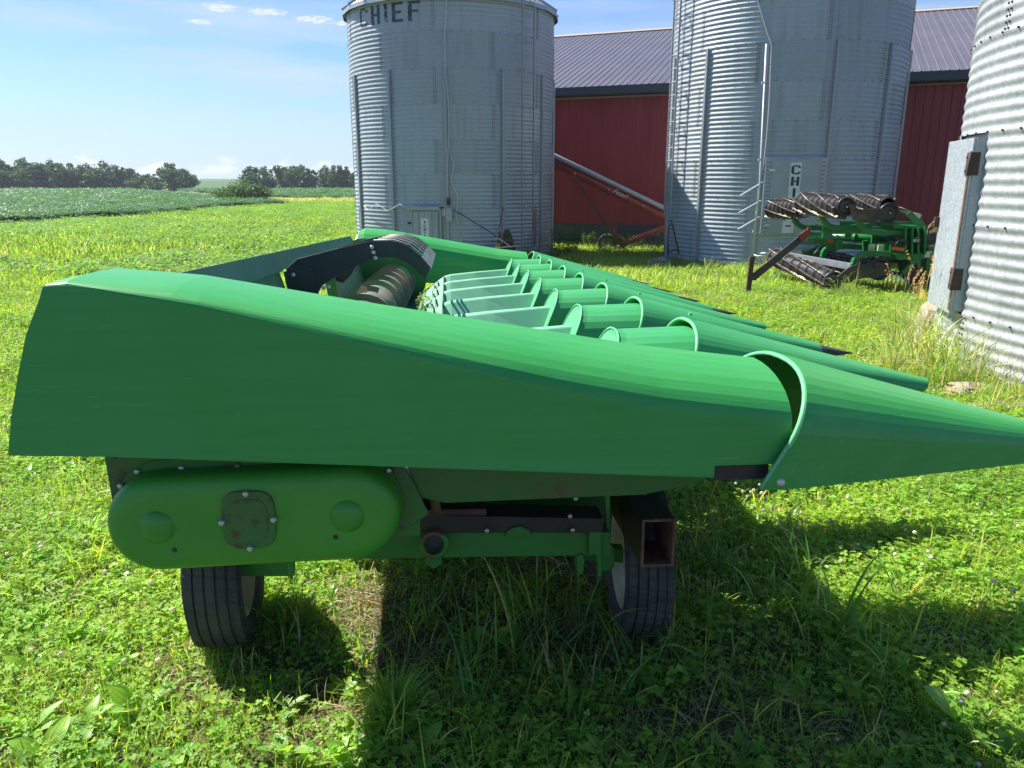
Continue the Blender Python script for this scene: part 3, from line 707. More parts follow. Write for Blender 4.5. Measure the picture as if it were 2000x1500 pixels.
gB = [src_grass('gB%d' % i, 60, .19, .05, .15, .004, .0075, [GR, GR_Y, GR, GR_D], .04, 3) for i in range(6)]
cB = [src_clover('cB%d' % i, 34, .2, .010, .017, .03, .09) for i in range(4)]
x, y = region(44, 6.0, 14.0); sm = straw_mask(x, y); k = rng.random(len(x)) < 1 - .75 * sm
put('lawn', gB + cB, x[k], y[k], .8, 1.25, 'lawn grass between the corn head and the bins', 'grass', -.004)
gC = [src_grass('gC%d' % i, 120, .42, .07, .20, .009, .015, [GR, GR_Y, GR, GR_D], .02, 2) for i in range(6)]
x, y = region(11, 13.5, 31.0, .78, 1.0); k = (x > -.17 * y - 1.5) | (y < 16 + 2 * sn(x, y, .5, 2)); x, y = x[k], y[k]
put('far_lawn', gC, x, y, .8, 1.25, 'sunlit lawn grass around the grain bins', 'grass', -.005)
def src_leafpatch(name, n, R, h, L0, L1, cols, k=4, mt='beanleaf'):
    b = LB()
    for i in range(n):
        r = R * math.sqrt(rng.random()); a = rng.uniform(0, 6.283); an = rng.uniform(0, 6.283); e = rng.uniform(-.2, .9); L = rng.uniform(L0, L1)
        b.leaf(np.array([r * math.cos(a), r * math.sin(a), h * rng.uniform(.2, 1)]), np.array([math.cos(an) * math.cos(e), math.sin(an) * math.cos(e), math.sin(e)]), np.array([0, 0, 1.]), L, L * rng.uniform(.45, .75), jit(cols[rng.integers(len(cols))], .3), .3, .2, k)
    return b.mesh(name, M[mt])
WD = [src_leafpatch('wd%d' % i, 110, .75, .20, .05, .12, [(.09, .19, .05), (.12, .22, .05), (.15, .24, .05)], 3, 'leaf') for i in range(5)]
gD = [src_grass('gD%d' % i, 120, .75, .10, .26, .018, .03, [GR, GR, GR_D, GR_D], .03, 2) for i in range(4)]
n = 14500; y = np.sqrt(rng.uniform(15.5 ** 2, 112 ** 2, n)) ; x = rng.uniform(-.78, -.06, n) * y
k = (x > -28.5 - .35 * np.clip(y - 95, 0, 99)) | (y < 40 + .12 * (x + 30)); k &= free(x, y) & ((y > 28) | (x < -.17 * y - 1)); x, y = x[k], y[k]
w = sn(x, y, .16, 1) + sn(x, y, .5, 2) * .5 > -.45
put('weedy_field_margin', WD, x[w], y[w], .7, 1.3, 'leafy weeds and volunteer beans between lawn and bean field', 'weeds')
put('far_grass', gD, x[~w], y[~w], .8, 1.3, 'pale green grass strip at the field edge', 'grass')
BN = [src_leafpatch('bn%d' % i, 75, .9, .24, .14, .26, [(.060, .15, .06), (.09, .20, .09), (.14, .26, .14)], 3) for i in range(6)]
n = 20000; y = 36 + (252 - 36) * rng.random(n) ** 1.25; x = rng.uniform(-.78, -.08, n) * y
e1 = np.array([bean_edge(a, b) for a, b in zip(x, y)]) > 0; e2 = np.array([bean_edge2(a, b) for a, b in zip(x, y)]) > 0
k = e1 | e2; x, y = x[k], y[k]; s = np.clip(y / 80, .8, 2.2)
scatter('bean_leaves', BN, np.stack([x, y, gz(x, y) + .34 * s ** .5 * 0 + .42], 1), rng.uniform(0, 6.28, len(x)), s * rng.uniform(.8, 1.2, len(x)), rng.integers(0, 6, len(x)), rng.normal(0, .1, (len(x), 2)), 'leaves of the bean crop filling the field', 'bean crop', .6)
# dry strip by the lane
x = rng.uniform(-60, -16, 1500); y = 106 + (x + 30) * -.9 + rng.normal(0, 3, 1500); y = np.where(x > -30, 108 + rng.normal(0, 3, 1500), y)
dry = [src_grass('dry%d' % i, 90, .9, .2, .5, .03, .05, [(.34, .30, .14), (.26, .26, .11), (.17, .22, .07)], .4, 2) for i in range(3)]
put('dry_verge', dry, x, y, .8, 1.4, 'tan dry grass along the field lane', 'grass')
# ---------------------------------------------------------------- grain bins
BR = 2.74; RH = 0.813; PITCHC = RH / 8; AMP = 0.0066
def surf(z): return BR + AMP * math.cos(2 * math.pi * z / PITCHC)      # radius of the corrugated wall at height z above a ring's foot
def cyl(r, th, z): return (r * math.cos(th), r * math.sin(th), z)
def sheet_mesh(name, n_rows=80, ang=math.pi / 3, cols=18, z0=0, z1=RH):
    rows = []
    for i in range(n_rows + 1):
        z = z0 + (z1 - z0) * i / n_rows
        rows.append([cyl(surf(z) + (.0035 if k == 0 else 0) - (.0012 if k == cols else 0), ang * k / cols, z) for k in range(cols + 1)])
    return MB().grid(rows)
SHEET = sheet_mesh('wall_sheet').mesh('wall_sheet', M['galv'])
SHEETB = sheet_mesh('wall_sheet').mesh('wall_sheet_bright', M['galv_bright'])
def bolt(b, p, n, r=.0115, h=.011, mi=0):
    n = Vector(n).normalized(); t = n.cross(Vector((0, 0, 1))).normalized(); u = n.cross(t); p = Vector(p); vs = [p + (t * math.cos(a) + u * math.sin(a)) * r for a in [k * math.pi / 3 for k in range(6)]]
    vs += [v * 1.0 + n * h - (v - p) * .25 for v in vs]
    b.add(vs, [(k, (k + 1) % 6, 6 + (k + 1) % 6, 6 + k) for k in range(6)] + [tuple(range(6, 12))], mi)
STIFF = {}
def stiffener(h):
    key = round(h, 2)
    if key not in STIFF:
        b = MB(); r0 = BR + AMP + .001
        prof = [(-.075, 0), (-.075, .004), (-.036, .005), (-.030, .050), (.030, .050), (.036, .005), (.075, .004), (.075, 0)]
        rows = [[(r0 + d, s, z) for s, d in prof] for z in (0, h)]
        b.grid(rows, smooth=False); b.f.append([8 + i for i in range(8)]); b.m.append(0); b.sm.append(False)
        for z in np.arange(.05, h, .1016):
            for s in (-.055, .055): bolt(b, (r0 + .004, s, z), (1, 0, 0), .009, .007, 1)
        STIFF[key] = b.mesh('stiffener', [M['galv_dk'], M['dkrust']])
    return STIFF[key]
FONT5 = {'C': ['#####', '#...#', '#....', '#....', '#....', '#...#', '#####'], 'H': ['#...#', '#...#', '#...#', '#####', '#...#', '#...#', '#...#'],
         'I': ['.##.', '.##.', '.##.', '.##.', '.##.', '.##.', '.##.'], 'E': ['#####', '#....', '#....', '####.', '#....', '#....', '#####'],
         'F': ['#####', '#....', '#....', '####.', '#....', '#....', '#....']}
FONTB = {'C': ['.#####.', '##...##', '##.....', '##.....', '##.....', '##...##', '.#####.'], 'H': ['##..##', '##..##', '##..##', '######', '##..##', '##..##', '##..##'],
         'I': ['##'] * 7, 'E': ['######', '##....', '##....', '#####.', '##....', '##....', '######'], 'F': ['######', '##....', '##....', '#####.', '##....', '##....', '##....']}
FONTB['E'][1] = FONTB['E'][5] = '##....'
def glyph_boxes(txt, cw, ch, gap, fn):
    """calls fn(x0,x1,z0,z1) for every filled cell of the block letters"""
    x = 0
    for c in txt:
        g = FONTB[c]; w = len(g[0])
        for r, row in enumerate(g):
            for q, chh in enumerate(row):
                if chh == '#': fn(x + q * cw, x + (q + 1) * cw, (6 - r) * ch, (7 - r) * ch)
        x += w * cw + gap
    return x
def make_bin(name, cx, cy, z0, nr, phase, stiff_ph, stiff_rings, label, bright=False, skip=None, roof=True, stiffs=True):
    root = empty(name, (cx, cy, z0), 0, label, 'grain bin')
    me = SHEETB if bright else SHEET
    bl = MB()
    for r in range(nr):
        off = phase + (math.pi / 6 if r % 2 else 0)
        for k in range(6):
            if skip and skip(r, k): continue
            o = link('wall_sheet', me, root); o.location = (0, 0, r * RH); o.rotation_euler = (0, 0, off + k * math.pi / 3)
            th = off + k * math.pi / 3
            for s in (.010, .028):
                for q in range(16):
                    z = (q + .5) * RH / 16; rr = surf(z) + .003; a = th + s; bolt(bl, cyl(rr, a, r * RH + z), (math.cos(a), math.sin(a), 0))
        for q in range(72):
            a = phase + q * 2 * math.pi / 72; bolt(bl, cyl(BR + AMP + .002, a, r * RH + .004), (math.cos(a), math.sin(a), 0))
    bl.build('bolts', M['dkrust'], root, kind='stuff')
    if stiffs:
        for k in range(12):
            a = stiff_ph + k * math.pi / 6
            o = link('stiffener', stiffener(stiff_rings * RH), root); o.rotation_euler = (0, 0, a)
    H = nr * RH
    if roof:
        np_ = 24; b = MB(); da = 2 * math.pi / np_; re = BR + .11; ze = H - .02; zp = H + 1.62; rp = .38
        for e in range(1):
            A0 = [cyl(re, -da / 2, ze), cyl(re, da / 2, ze), cyl(rp, da / 2, zp), cyl(rp, -da / 2, zp)]
            b.add(A0, [(0, 1, 2, 3)])
            for s in (-1,):
                a = s * da / 2; p0, p1 = Vector(cyl(re + .01, a, ze)), Vector(cyl(rp, a, zp)); b.bar(p0 + Vector((0, 0, .03)), p1 + Vector((0, 0, .03)), .035, .06)
            b.add([cyl(re, -da / 2, ze), cyl(re, da / 2, ze), cyl(re + .005, da / 2, ze - .10), cyl(re + .005, -da / 2, ze - .10)], [(0, 1, 2, 3)])
        pm = b.mesh('roof_panel', M['galv_bright'] if bright else M['galv'])
        for k in range(np_):
            o = link('roof_panel', pm, root); o.rotation_euler = (0, 0, phase + k * da)
        MB().lathe([(.40, zp - .02), (.40, zp + .12), (.02, zp + .25)], (0, 0, 0), n=20).build('roof_cap', M['galv'], root)
    MB().lathe([(BR + .10, -.12), (BR + .10, .005), (BR - .1, .005)], (0, 0, 0), n=48, smooth=False).build('footing', M['concrete'], root)
    return root
def ladder(root, th, z0, z1, w=.36, so=.16, step=.302, cage=False, m='galv_dk'):
    """ladder standing off the wall at angle th (parts of the bin: rails, rungs, brackets)"""
    n = Vector((math.cos(th), math.sin(th), 0)); t = Vector((-n.y, n.x, 0)); r = BR + so
    for s in (-1, 1):
        MB().bar(n * r + t * (s * w / 2) + Vector((0, 0, z0)), n * r + t * (s * w / 2) + Vector((0, 0, z1)), .022, .04, up=n).build('ladder_rail', M[m], root)
    rm = MB().tube([t * (-w / 2), t * (w / 2)], .011, 6).mesh('ladder_rung', M[m]); k = z0 + .15
    while k < z1: o = link('ladder_rung', rm, root); o.location = n * r + Vector((0, 0, k)); k += step
    brs = [MB().bar(n * (BR + .006) + t * (s * (w / 2 + .045)), n * (r + .02) + t * (s * (w / 2 + .02)), .035, .012).mesh('ladder_bracket', M[m]) for s in (-1, 1)]; k = math.ceil((z0 + .01) / RH) * RH
    while k < z1:
        for br in brs: o = link('ladder_bracket', br, root); o.location = (0, 0, k)
        k += RH

# --- left bin
B1 = Vector((-1.62, 22.3, -.65)); th1 = math.atan2(-B1.y, -B1.x); d1 = math.radians
bin1 = make_bin('grain_bin', B1.x, B1.y, B1.z, 8, th1 - d1(40), th1 - d1(3.8), 6, 'left grain bin with CHIEF lettered near its eave, small door and slim ladder')
ladder(bin1, th1 + d1(40), .25, 8 * RH + .3, .40, .16)
def on1(th, z, off=.02): return Vector(cyl(BR + off, th, z))
# CHIEF painted round the top ring
b = MB(); S = .112
def cell(x0, x1, za, zb):
    if rnd.random() < .0: return
    nx, nz = 2, 7; s0 = -2.335 * 0
    rows = []
    for i in range(nz + 1):
        z = za + (zb - za) * i / nz; zz = z + 7 * RH + .22; row = []
        for j in range(nx + 1):
            s = x0 + (x1 - x0) * j / nx; a = th1 - d1(55) + s / BR; row.append(cyl(surf((zz) % RH) + .0022, a, zz))
        rows.append(row)
    b.grid(rows)
glyph_boxes('CHIEF', .051, .062, .13, cell)
M['faded_ink'] = mat('worn_dark_blue_stencil_paint', (.035, .045, .085), .6, var=(.08, .10, .15), vscale=6, var2=(.33, .38, .42), v2scale=5, v2thr=(.60, .66))
b.build('lettering', M['faded_ink'], bin1)
# door with ribs, hood and little sign
def bin_plate(root, th, w, z0, z1, r, mtl, name, thick=.03, label=None, **k):
    n = Vector((math.cos(th), math.sin(th), 0)); t = Vector((-n.y, n.x, 0)); R = Matrix((n, t, Vector((0, 0, 1)))).transposed()
    return MB().box(n * r + Vector((0, 0, (z0 + z1) / 2)), (thick, w, z1 - z0), R).build(name, mtl, root, label, bevel=.006, **k)
tdo = th1 - d1(15.5); nn = Vector((math.cos(tdo), math.sin(tdo), 0)); tt = Vector((-nn.y, nn.x, 0)); RR = Matrix((nn, tt, Vector((0, 0, 1)))).transposed()
bin_plate(bin1, tdo, .86, .44, 1.60, BR + .028, M['galv_dk'], 'door_frame', .05)
dr = bin_plate(bin1, tdo, .66, .46, 1.54, BR + .062, M['galv'], 'door', .03)
bb = MB()
for s in (-.33, -.17, .17, .33): bb.box(nn * (BR + .085) + tt * s + Vector((0, 0, 1.0)), (.02, .03, 1.06), RR)
bb.build('door_rib', M['galv_dk'], dr)
MB().prism([(-.44, 0), (-.38, .07), (.38, .07), (.44, 0)], nn * .14, nn * (BR + .02) + Vector((0, 0, 1.58)), tt, (0, 0, 1)).build('door_hood', M['galv_dk'], bin1)
sg = MB().box(nn * (BR + .081) + Vector((0, 0, 1.06)), (.004, .20, .62), RR).build('door_sign', M['white'], dr)
bb = MB(); zt = 1.28
def vtext(b, txt, root_o, n, t, zt, sz, mi=0, th=.003, gap=1.35):
    for i, c in enumerate(txt):
        g = FONTB[c]; cw = sz / 7; w = len(g[0]) * cw
        for r, row in enumerate(g):
            for q, chh in enumerate(row):
                if chh == '#': b.box(root_o + t * ((q + .5) * cw * 1.05 - w / 2) + Vector((0, 0, zt - i * sz * gap - (r + .5) * cw)), (th, cw * 1.08, cw * 1.02), Matrix((n, t, Vector((0, 0, 1)))).transposed(), mi)
vtext(bb, 'CHIEF', nn * (BR + .0855), nn, tt, 1.21, .06)
bb.prism([(-.03, .02), (0, .07), (.02, .03), (.045, .06), (.02, 0)], nn * .002, nn * (BR + .084) + Vector((0, 0, 1.25)), tt, (0, 0, 1))
bb.build('lettering', M['ink'], sg)
for z in (.75, 1.25): MB().box(nn * (BR + .08) - tt * .40 + Vector((0, 0, z)), (.03, .09, .05), RR).build('door_latch', M['dkrust'], bin1)
# things on the wall
te = th1 - d1(3.4)
o = bin_plate(bin1, te + d1(.6), .15, 1.30, 1.62, BR + .12, M['boxgrey'], 'x', .10); o.parent = None; o.name = 'electrical_box'; o.location = B1
tag(o, 'pale grey electrical box beside the small door of the left bin', 'electrical box')
o = bin_plate(bin1, te + d1(.3), .09, 1.70, 1.86, BR + .11, M['dkrust'], 'x', .08); o.parent = None; o.name = 'junction_box'; o.location = B1
tag(o, 'small rust brown box above the grey electrical box on the left bin', 'junction box')
bin_plate(bin1, te - d1(3.2), .17, 1.42, 1.68, BR + .016, M['white'], 'warning_sticker', .008); bin_plate(bin1, te - d1(3.2), .13, 1.60, 1.66, BR + .021, M['red_print'], 'warning_sticker', .004, 'red band of the sticker')
pts = [on1(te, 6.9, .10)] + [on1(te + .012 * math.sin(z * 2.1) + .012 + .004 * z * 0, z, .085) for z in np.arange(6.6, 1.8, -.25)]
c = MB().tube([p + B1 for p in pts], .012, 6).build('power_cable', M['cable']); tag(c, 'long pale cable hanging down the front of the left bin', 'cable')
pts = [on1(te + d1(1.8) + .02 * math.sin(i * 1.2) + .006 * i, 2.9 - i * .16, .10) for i in range(17)]
c = MB().tube([p + B1 for p in pts], .012, 6).build('loose_cable', M['cable']); tag(c, 'loose pale cable looping to the ground right of the electrical box', 'cable')
pts = [on1(te - d1(2) * k / 8 * 7 + 0, 1.74 - .10 * math.sin(k / 8 * math.pi), .04) for k in range(9)] + [on1(te - d1(14 + 4 * k), 1.62 - .09 * math.sin(k * 1.6), .075) for k in range(1, 11)]
c = MB().tube([p + B1 for p in pts], .009, 6).build('side_cable', M['cable']); tag(c, 'thin pale cable strung sideways round the left bin above its door', 'cable')
lt = empty('yard_light', B1 + on1(te, 6.48, .1), 0, 'white outdoor light on a short bracket under the left bin eave', 'light')
bl_ = MB(); n1 = Vector((math.cos(te), math.sin(te), 0)); t1 = Vector((-n1.y, n1.x, 0))
bl_.bar(n1 * -.08, n1 * .22, .04, .04); bl_.bar(t1 * -.09 - n1 * .05, t1 * .09 - n1 * .05, .05, .03); bl_.bar(n1 * .1 - Vector((0, 0, .0)), n1 * .1 + Vector((0, 0, .28)), .03, .03)
bl_.build('bracket', M['white'], lt); MB().lathe([(.03, .40), (.13, .36), (.15, .22), (.12, .20)], n1 * .1, n=16).build('lamp_head', M['white'], lt)
# rope hanging from the ladder
tr = th1 + d1(44.5); pr = B1 + on1(tr, 0, .2)
b = MB()
for k in range(7): b.tube([pr + Vector((.018 * math.cos(k), .018 * math.sin(k), 1.55)), pr + Vector((.035 * math.cos(k * 2.1), .03 * math.sin(k), 1.1)), pr + Vector((.04 * math.cos(k), .02, .72 + .05 * k)), pr + Vector((.01, .02, .62))], .013, 6)
b.build('hung_rope', M['rope']); tag(bpy.data.objects['hung_rope'], 'faded red rope coil hanging on the ladder of the left bin', 'rope')

# --- middle bin
B2 = Vector((6.76, 20.36, -.35)); th2 = math.atan2(-B2.y, -B2.x)
bin2 = make_bin('grain_bin', B2.x, B2.y, B2.z, 8, th2 + d1(16.7), th2 - d1(8), 6, 'middle grain bin with a grey door marked CHIEF behind the tillage implement')
ladder(bin2, th2 - d1(59), 1.1, 8 * RH + .2, .36, .20)
td = th2 + d1(8.2); n2 = Vector((math.cos(td), math.sin(td), 0)); t2 = Vector((-n2.y, n2.x, 0)); R2 = Matrix((n2, t2, Vector((0, 0, 1)))).transposed()
bin_plate(bin2, td, 1.30, RH - .02, 3 * RH + .03, BR + .015, M['galv'], 'door_frame', .06)
dr = bin_plate(bin2, td, 1.02, RH + .02, 3 * RH - .01, BR + .055, M['doorgrey'], 'door', .035)
bb = MB()
for s in (-.60, -.555, .555, .60):
    for z in np.arange(RH + .03, 3 * RH, .09): bolt(bb, n2 * (BR + .046) + t2 * s + Vector((0, 0, z)), n2, .013, .01)
bb.build('bolts', M['dkrust'], bin2, kind='stuff')
sg = MB().box(n2 * (BR + .078) + t2 * .0 + Vector((0, 0, 1.70)), (.006, .24, 1.32), R2).build('door_sign', M['white'], dr)
b = MB(); vtext(b, 'CHIEF', n2 * (BR + .0835), n2, t2, 2.30, .19, 0, .003, 1.28); b.build('lettering', M['ink'], sg)
s2 = MB().box(n2 * (BR + .078) + t2 * -.06 + Vector((0, 0, .965)), (.006, .24, .26), R2).build('warning_sign', M['white'], dr)
MB().box(n2 * (BR + .084) + t2 * -.06 + Vector((0, 0, .99)), (.004, .13, .04), R2).build('red_band', M['red_print'], s2)
for z in (1.0, 2.2): MB().box(n2 * (BR + .085) - t2 * .50 + Vector((0, 0, z)), (.03, .12, .05), R2).build('door_latch', M['zinc'], bin2)
tb = B2 + Vector((n2.x, n2.y, 0)) * (BR + .25) + t2 * .25
tray = empty('feed_tray', tb + Vector((0, 0, .38)), math.atan2(t2.y, t2.x), 'grey sheet metal tray fixed low on the middle bin under its door', 'tray')
b = MB(); b.box((0, 0, 0), (.9, .26, .015)); b.box((-.45, 0, .07), (.015, .26, .15)); b.box((.45, 0, .07), (.015, .26, .15)); b.box((0, .125, .07), (.9, .01, .15)); b.build('pan', M['galv_dk'], tray); MB().box((0, -.125, .045), (.9, .01, .10)).build('lip', M['galv_dk'], tray)
c = MB().tube([B2 + Vector(cyl(BR + .05, th2 - d1(25) + .0, 7.0)), B2 + Vector(cyl(BR + .06, th2 - d1(18), 6.2)), B2 + Vector(cyl(BR + .07, th2 - d1(8), 4.95))] + [B2 + Vector(cyl(BR + .085, th2 - d1(6) - .01 * math.sin(z * 1.5), z)) for z in np.arange(4.8, 2.0, -.3)], .011, 6).build('strung_cable', M['cable'])
tag(c, 'pale cable running slantwise down the middle bin to its stiffener', 'cable')

# --- right bin, close by
B3 = Vector((6.95, 6.85, -.413)); th3 = math.atan2(-B3.y, -B3.x)

a_j = d1(173.7); DW = d1(16.8)
bin3 = make_bin('grain_bin', B3.x, B3.y, B3.z, 8, a_j, 0, 6, 'right grain bin close by, sunlit, with a tall spangled door on its left side', True, skip=lambda r, k: r in (1, 2), stiffs=False)
def part_sheet(a0, a1, r):
    rows = []; cols = max(3, int((a1 - a0) / .06))
    for i in range(81):
        z = RH * i / 80; rows.append([cyl(surf(z), a0 + (a1 - a0) * k / cols, z) for k in range(cols + 1)])
    o = MB().grid(rows).build('wall_sheet', M['galv_bright'], bin3); o.location = (0, 0, r * RH); return o
for r in (1, 2):
    for k in range(5):
        o = link('wall_sheet', SHEETB, bin3); o.location = (0, 0, r * RH); o.rotation_euler = (0, 0, a_j + k * math.pi / 3)
    part_sheet(a_j + 5 * math.pi / 3, a_j + 2 * math.pi - DW, r)
ad = a_j - DW / 2; n3 = Vector((math.cos(ad), math.sin(ad), 0)); t3 = Vector((-n3.y, n3.x, 0)); R3 = Matrix((n3, t3, Vector((0, 0, 1)))).transposed()
zb, zt3 = RH + .02, 3 * RH - .05
MB().box(n3 * 2.66 + Vector((0, 0, 2 * RH)), (.06, .82, 2 * RH - .004), R3).build('door_frame', M['galv_dk'], bin3)
fr = MB()
fr.box(n3 * 2.74 + t3 * .392 + Vector((0, 0, (zb + zt3) / 2)), (.10, .02, zt3 - zb), R3); fr.box(n3 * 2.74 - t3 * .392 + Vector((0, 0, (zb + zt3) / 2)), (.10, .02, zt3 - zb), R3)
fr.box(n3 * 2.74 + Vector((0, 0, zt3 - .01)), (.10, .76, .02), R3); fr.box(n3 * 2.74 + Vector((0, 0, zb + .01)), (.10, .76, .02), R3); fr.build('door_jamb', M['galv_dk'], bin3)
dr3 = MB().box(n3 * 2.80 + t3 * -.01 + Vector((0, 0, (zb + zt3) / 2 - .01)), (.035, .80, zt3 - zb + .03), R3).build('door', M['spangle'], bin3, bevel=.004)
MB().box(n3 * 2.821 + t3 * .365 + Vector((0, 0, (zb + zt3) / 2 - .05)), (.006, .05, zt3 - zb - .12), R3).build('rusty_edge', M['rust'], dr3)
for z in (zb + .30, zt3 - .22):
    h = MB(); h.box(n3 * 2.826 + t3 * .345 + Vector((0, 0, z)), (.008, .11, .20), R3); h.box(n3 * 2.79 + t3 * .407 + Vector((0, 0, z)), (.08, .010, .20), R3); h.tube([n3 * 2.832 + t3 * .405 + Vector((0, 0, z - .1)), n3 * 2.832 + t3 * .405 + Vector((0, 0, z + .1))], .010, 8)
    hh = h.build('hinge', M['dkrust'], dr3); b = MB()
    for q in (-.06, .06): bolt(b, n3 * 2.831 + t3 * .32 + Vector((0, 0, z + q)), n3, .01, .01)
    b.build('hinge_bolt', M['dkrust'], hh) if False else b.build('hinge_bolt', M['dkrust'], dr3)
b = MB(); b.box(n3 * 2.835 - t3 * .39 + Vector((0, 0, 1.62)), (.05, .05, .10), R3); b.tube([n3 * 2.84 - t3 * .40 + Vector((0, 0, 1.60)), n3 * 2.90 - t3 * .42 + Vector((0, 0, 1.55)), n3 * 2.88 - t3 * .42 + Vector((0, 0, 1.46))], .010, 6); b.build('door_latch', M['dkrust'], dr3)
# iron handle on the wall near the picture's right edge
ah = d1(193.2); nh = Vector((math.cos(ah), math.sin(ah), 0)); th_ = Vector((-nh.y, nh.x, 0))
b = MB()
for s in (-.025, .025): b.bar(nh * 2.775 + th_ * s + Vector((0, 0, 1.40)), nh * 2.775 + th_ * s + Vector((0, 0, 1.66)), .010, .012, up=nh)
for z in (1.40, 1.655): b.bar(nh * 2.775 - th_ * .03 + Vector((0, 0, z)), nh * 2.775 + th_ * .03 + Vector((0, 0, z)), .010, .012, up=nh)
b.box(nh * 2.765 + Vector((0, 0, 1.70)), (.03, .10, .05), Matrix((nh, th_, Vector((0, 0, 1)))).transposed()); b.build('wall_handle', M['dkrust'], bin3)
# concrete ring under it, broken at the rim
prof = []; rows = []
for k in range(97):
    a = 2 * math.pi * k / 96; ro_ = 3.12 + .10 * math.sin(a * 5) + .05 * math.sin(a * 17 + 1); x_, y_ = B3.x + ro_ * math.cos(a), B3.y + ro_ * math.sin(a); zt_ = -.03
    rows.append([(B3.x + r_ * math.cos(a), B3.y + r_ * math.sin(a), z_ + .006 * math.sin(a * 40 + r_ * 9)) for r_, z_ in ((2.70, -.06), (2.85, -.065), (ro_ - .04, -.075), (ro_, -.11), (ro_ + .03, -.4))])
MB().grid(rows).build('concrete_pad', M['concrete'], kind='structure')

# ---------------------------------------------------------------- machine barn
WD_ = Vector((11.1, -4.36, 0)).normalized(); WN = Vector((-WD_.y * -1, 0, 0))
WI = Vector((.365, .931, 0)).normalized()           # into the barn
P1 = Vector((1.35, 27, 0)); S0, S1 = -4.6, 21.0; ZB, ZS, ZE = -.75, .23, 4.44; RW, RZ = 9.2, 3.08
R_b = Matrix((WD_, WI, Vector((0, 0, 1)))).transposed().to_4x4(); R_b.translation = P1 + WD_ * S0
barn = empty('machine_barn', mat=R_b, label='long red ribbed steel barn with a purple brown roof behind the grain bins', cat='barn')
def ribprof(w, rib=.229, hgt=.019, base=.05, top=.02, minor=True):
    p = [(0, 0)]; n = int(round(w / rib))
    for k in range(n):
        c = (k + .5) * rib * (w / (n * rib))
        if minor: p += [(c - rib * .5 + .045, 0)] if False else []
        p += [(c - base / 2, 0), (c - top / 2, hgt), (c + top / 2, hgt), (c + base / 2, 0)]
    return p + [(w, 0)]
def panel(w, h, out, name, mt):
    pr = ribprof(w - .006); return MB().grid([[(s, -d * out, z) for s, d in pr] for z in (0, h)], smooth=False).mesh(name, mt)
PW = .914; NP = int((S1 - S0) / PW)
pm = panel(PW, ZE - ZS, 1, 'wall_panel', M['barnred']); wm = panel(PW, ZS - ZB - .03, 1, 'wainscot_panel', M['barngrey'])
rl = math.hypot(RW + .5, RZ * (RW + .5) / RW); pr = ribprof(PW - .006)
rm = MB().grid([[(s, y, z + d * .95) for s, d in pr] for y, z in ((-.5, -.5 * RZ / RW), (RW, RZ))], smooth=False).mesh('roof_panel', M['roof'])
rm2 = MB().grid([[(s, y, z + d * .95) for s, d in pr] for y, z in ((RW, RZ), (2 * RW + .5, -.5 * RZ / RW))], smooth=False).mesh('roof_panel_back', M['roof'])
for k in range(NP):
    for me, z in ((pm, ZS), (wm, ZB), (rm, ZE + .26), (rm2, ZE + .26)):
        o = link(me.name.split('.')[0].replace('_back', ''), me, barn); o.location = (k * PW, 0, z)
LN = NP * PW
MB().box((LN / 2, .06, ZS - .02), (LN, .10, .03)).build('base_trim', M['trim'], barn)
MB().box((LN / 2, -.49, ZE - .03), (LN + .1, .03, .24)).build('fascia', M['trim'], barn)
MB().box((LN / 2, -.24, ZE - .155), (LN, .47, .02)).build('soffit', M['trim'], barn)
MB().box((LN / 2, -.035, ZE - .20), (LN, .03, .05)).build('wall_top_trim', M['beige'], barn)
MB().box((LN / 2, -.43, ZE + .01), (LN, .09, .1)).build('gutter', M['trim'], barn)
MB().prism([(-.22, -.05), (0, .03), (.22, -.05), (.22, -.03), (0, .06), (-.22, -.03)], (LN, 0, 0), (0, RW, ZE + .26 + RZ), (0, 1, 0), (0, 0, 1)).build('ridge_cap', M['beige'], barn)
for x_ in (0, LN - .006):
    MB().prism([(0.02, ZB), (0.02, ZE + .2), (RW, ZE + .2 + RZ), (2 * RW - .02, ZE + .2), (2 * RW - .02, ZB)], (.03, 0, 0), (x_, 0, 0), (0, 1, 0), (0, 0, 1)).build('gable_wall', M['barnred'], barn)
MB().box((LN / 2, 2 * RW, (ZB + ZE) / 2 + .1), (LN, .03, ZE - ZB + .3)).build('back_wall', M['barnred'], barn)
MB().tube([(4.62, -.10, ZB), (4.62, -.10, ZE - .2)], .035, 8).build('downspout', M['trim'], barn)
# ---------------------------------------------------------------- grain auger in front of the barn
pA, pB = W(1040, 299, 25.4), W(1340, 443, 23.3)
aug = empty('grain_auger', (pA + pB) / 2, 0, 'red grain auger with a galvanised drive tube slanting across the barn wall', 'auger')
def rel(o, *ps): return [Vector(p) - o.location for p in ps]
def ext(a, b, f): return a + (b - a) * f
a0, a1 = ext(pA, pB, -.9), ext(pA, pB, 1.02)
MB().tube(rel(aug, a0 + Vector((0, 0, .0)), a1), .125, 14).build('auger_tube', M['redpaint'], aug)
MB().tube([p + Vector((0, -.03, .235)) for p in rel(aug, a0, a1)], .075, 12).build('drive_tube', M['galv'], aug)
for f in np.arange(-.8, 1.0, .22):
    p = ext(pA, pB, f); dd = (pB - pA).normalized()
    MB().tube(rel(aug, p - dd * .02, p + dd * .02), .135, 14).build('clamp', M['redpaint'], aug)
MB().bar(*rel(aug, W(1121, 346, 23.4), W(1213, 478, 23.0)), .06, .10).build('strut', M['redpaint'], aug)
MB().bar(*rel(aug, W(1119, 346, 24.2), W(1219, 476, 24.2)), .06, .10).build('strut', M['redpaint'], aug)
MB().bar(*rel(aug, W(1211, 480, 23.0), W(1310, 444, 22.7)), .06, .11).build('undercarriage_rail', M['redpaint'], aug)
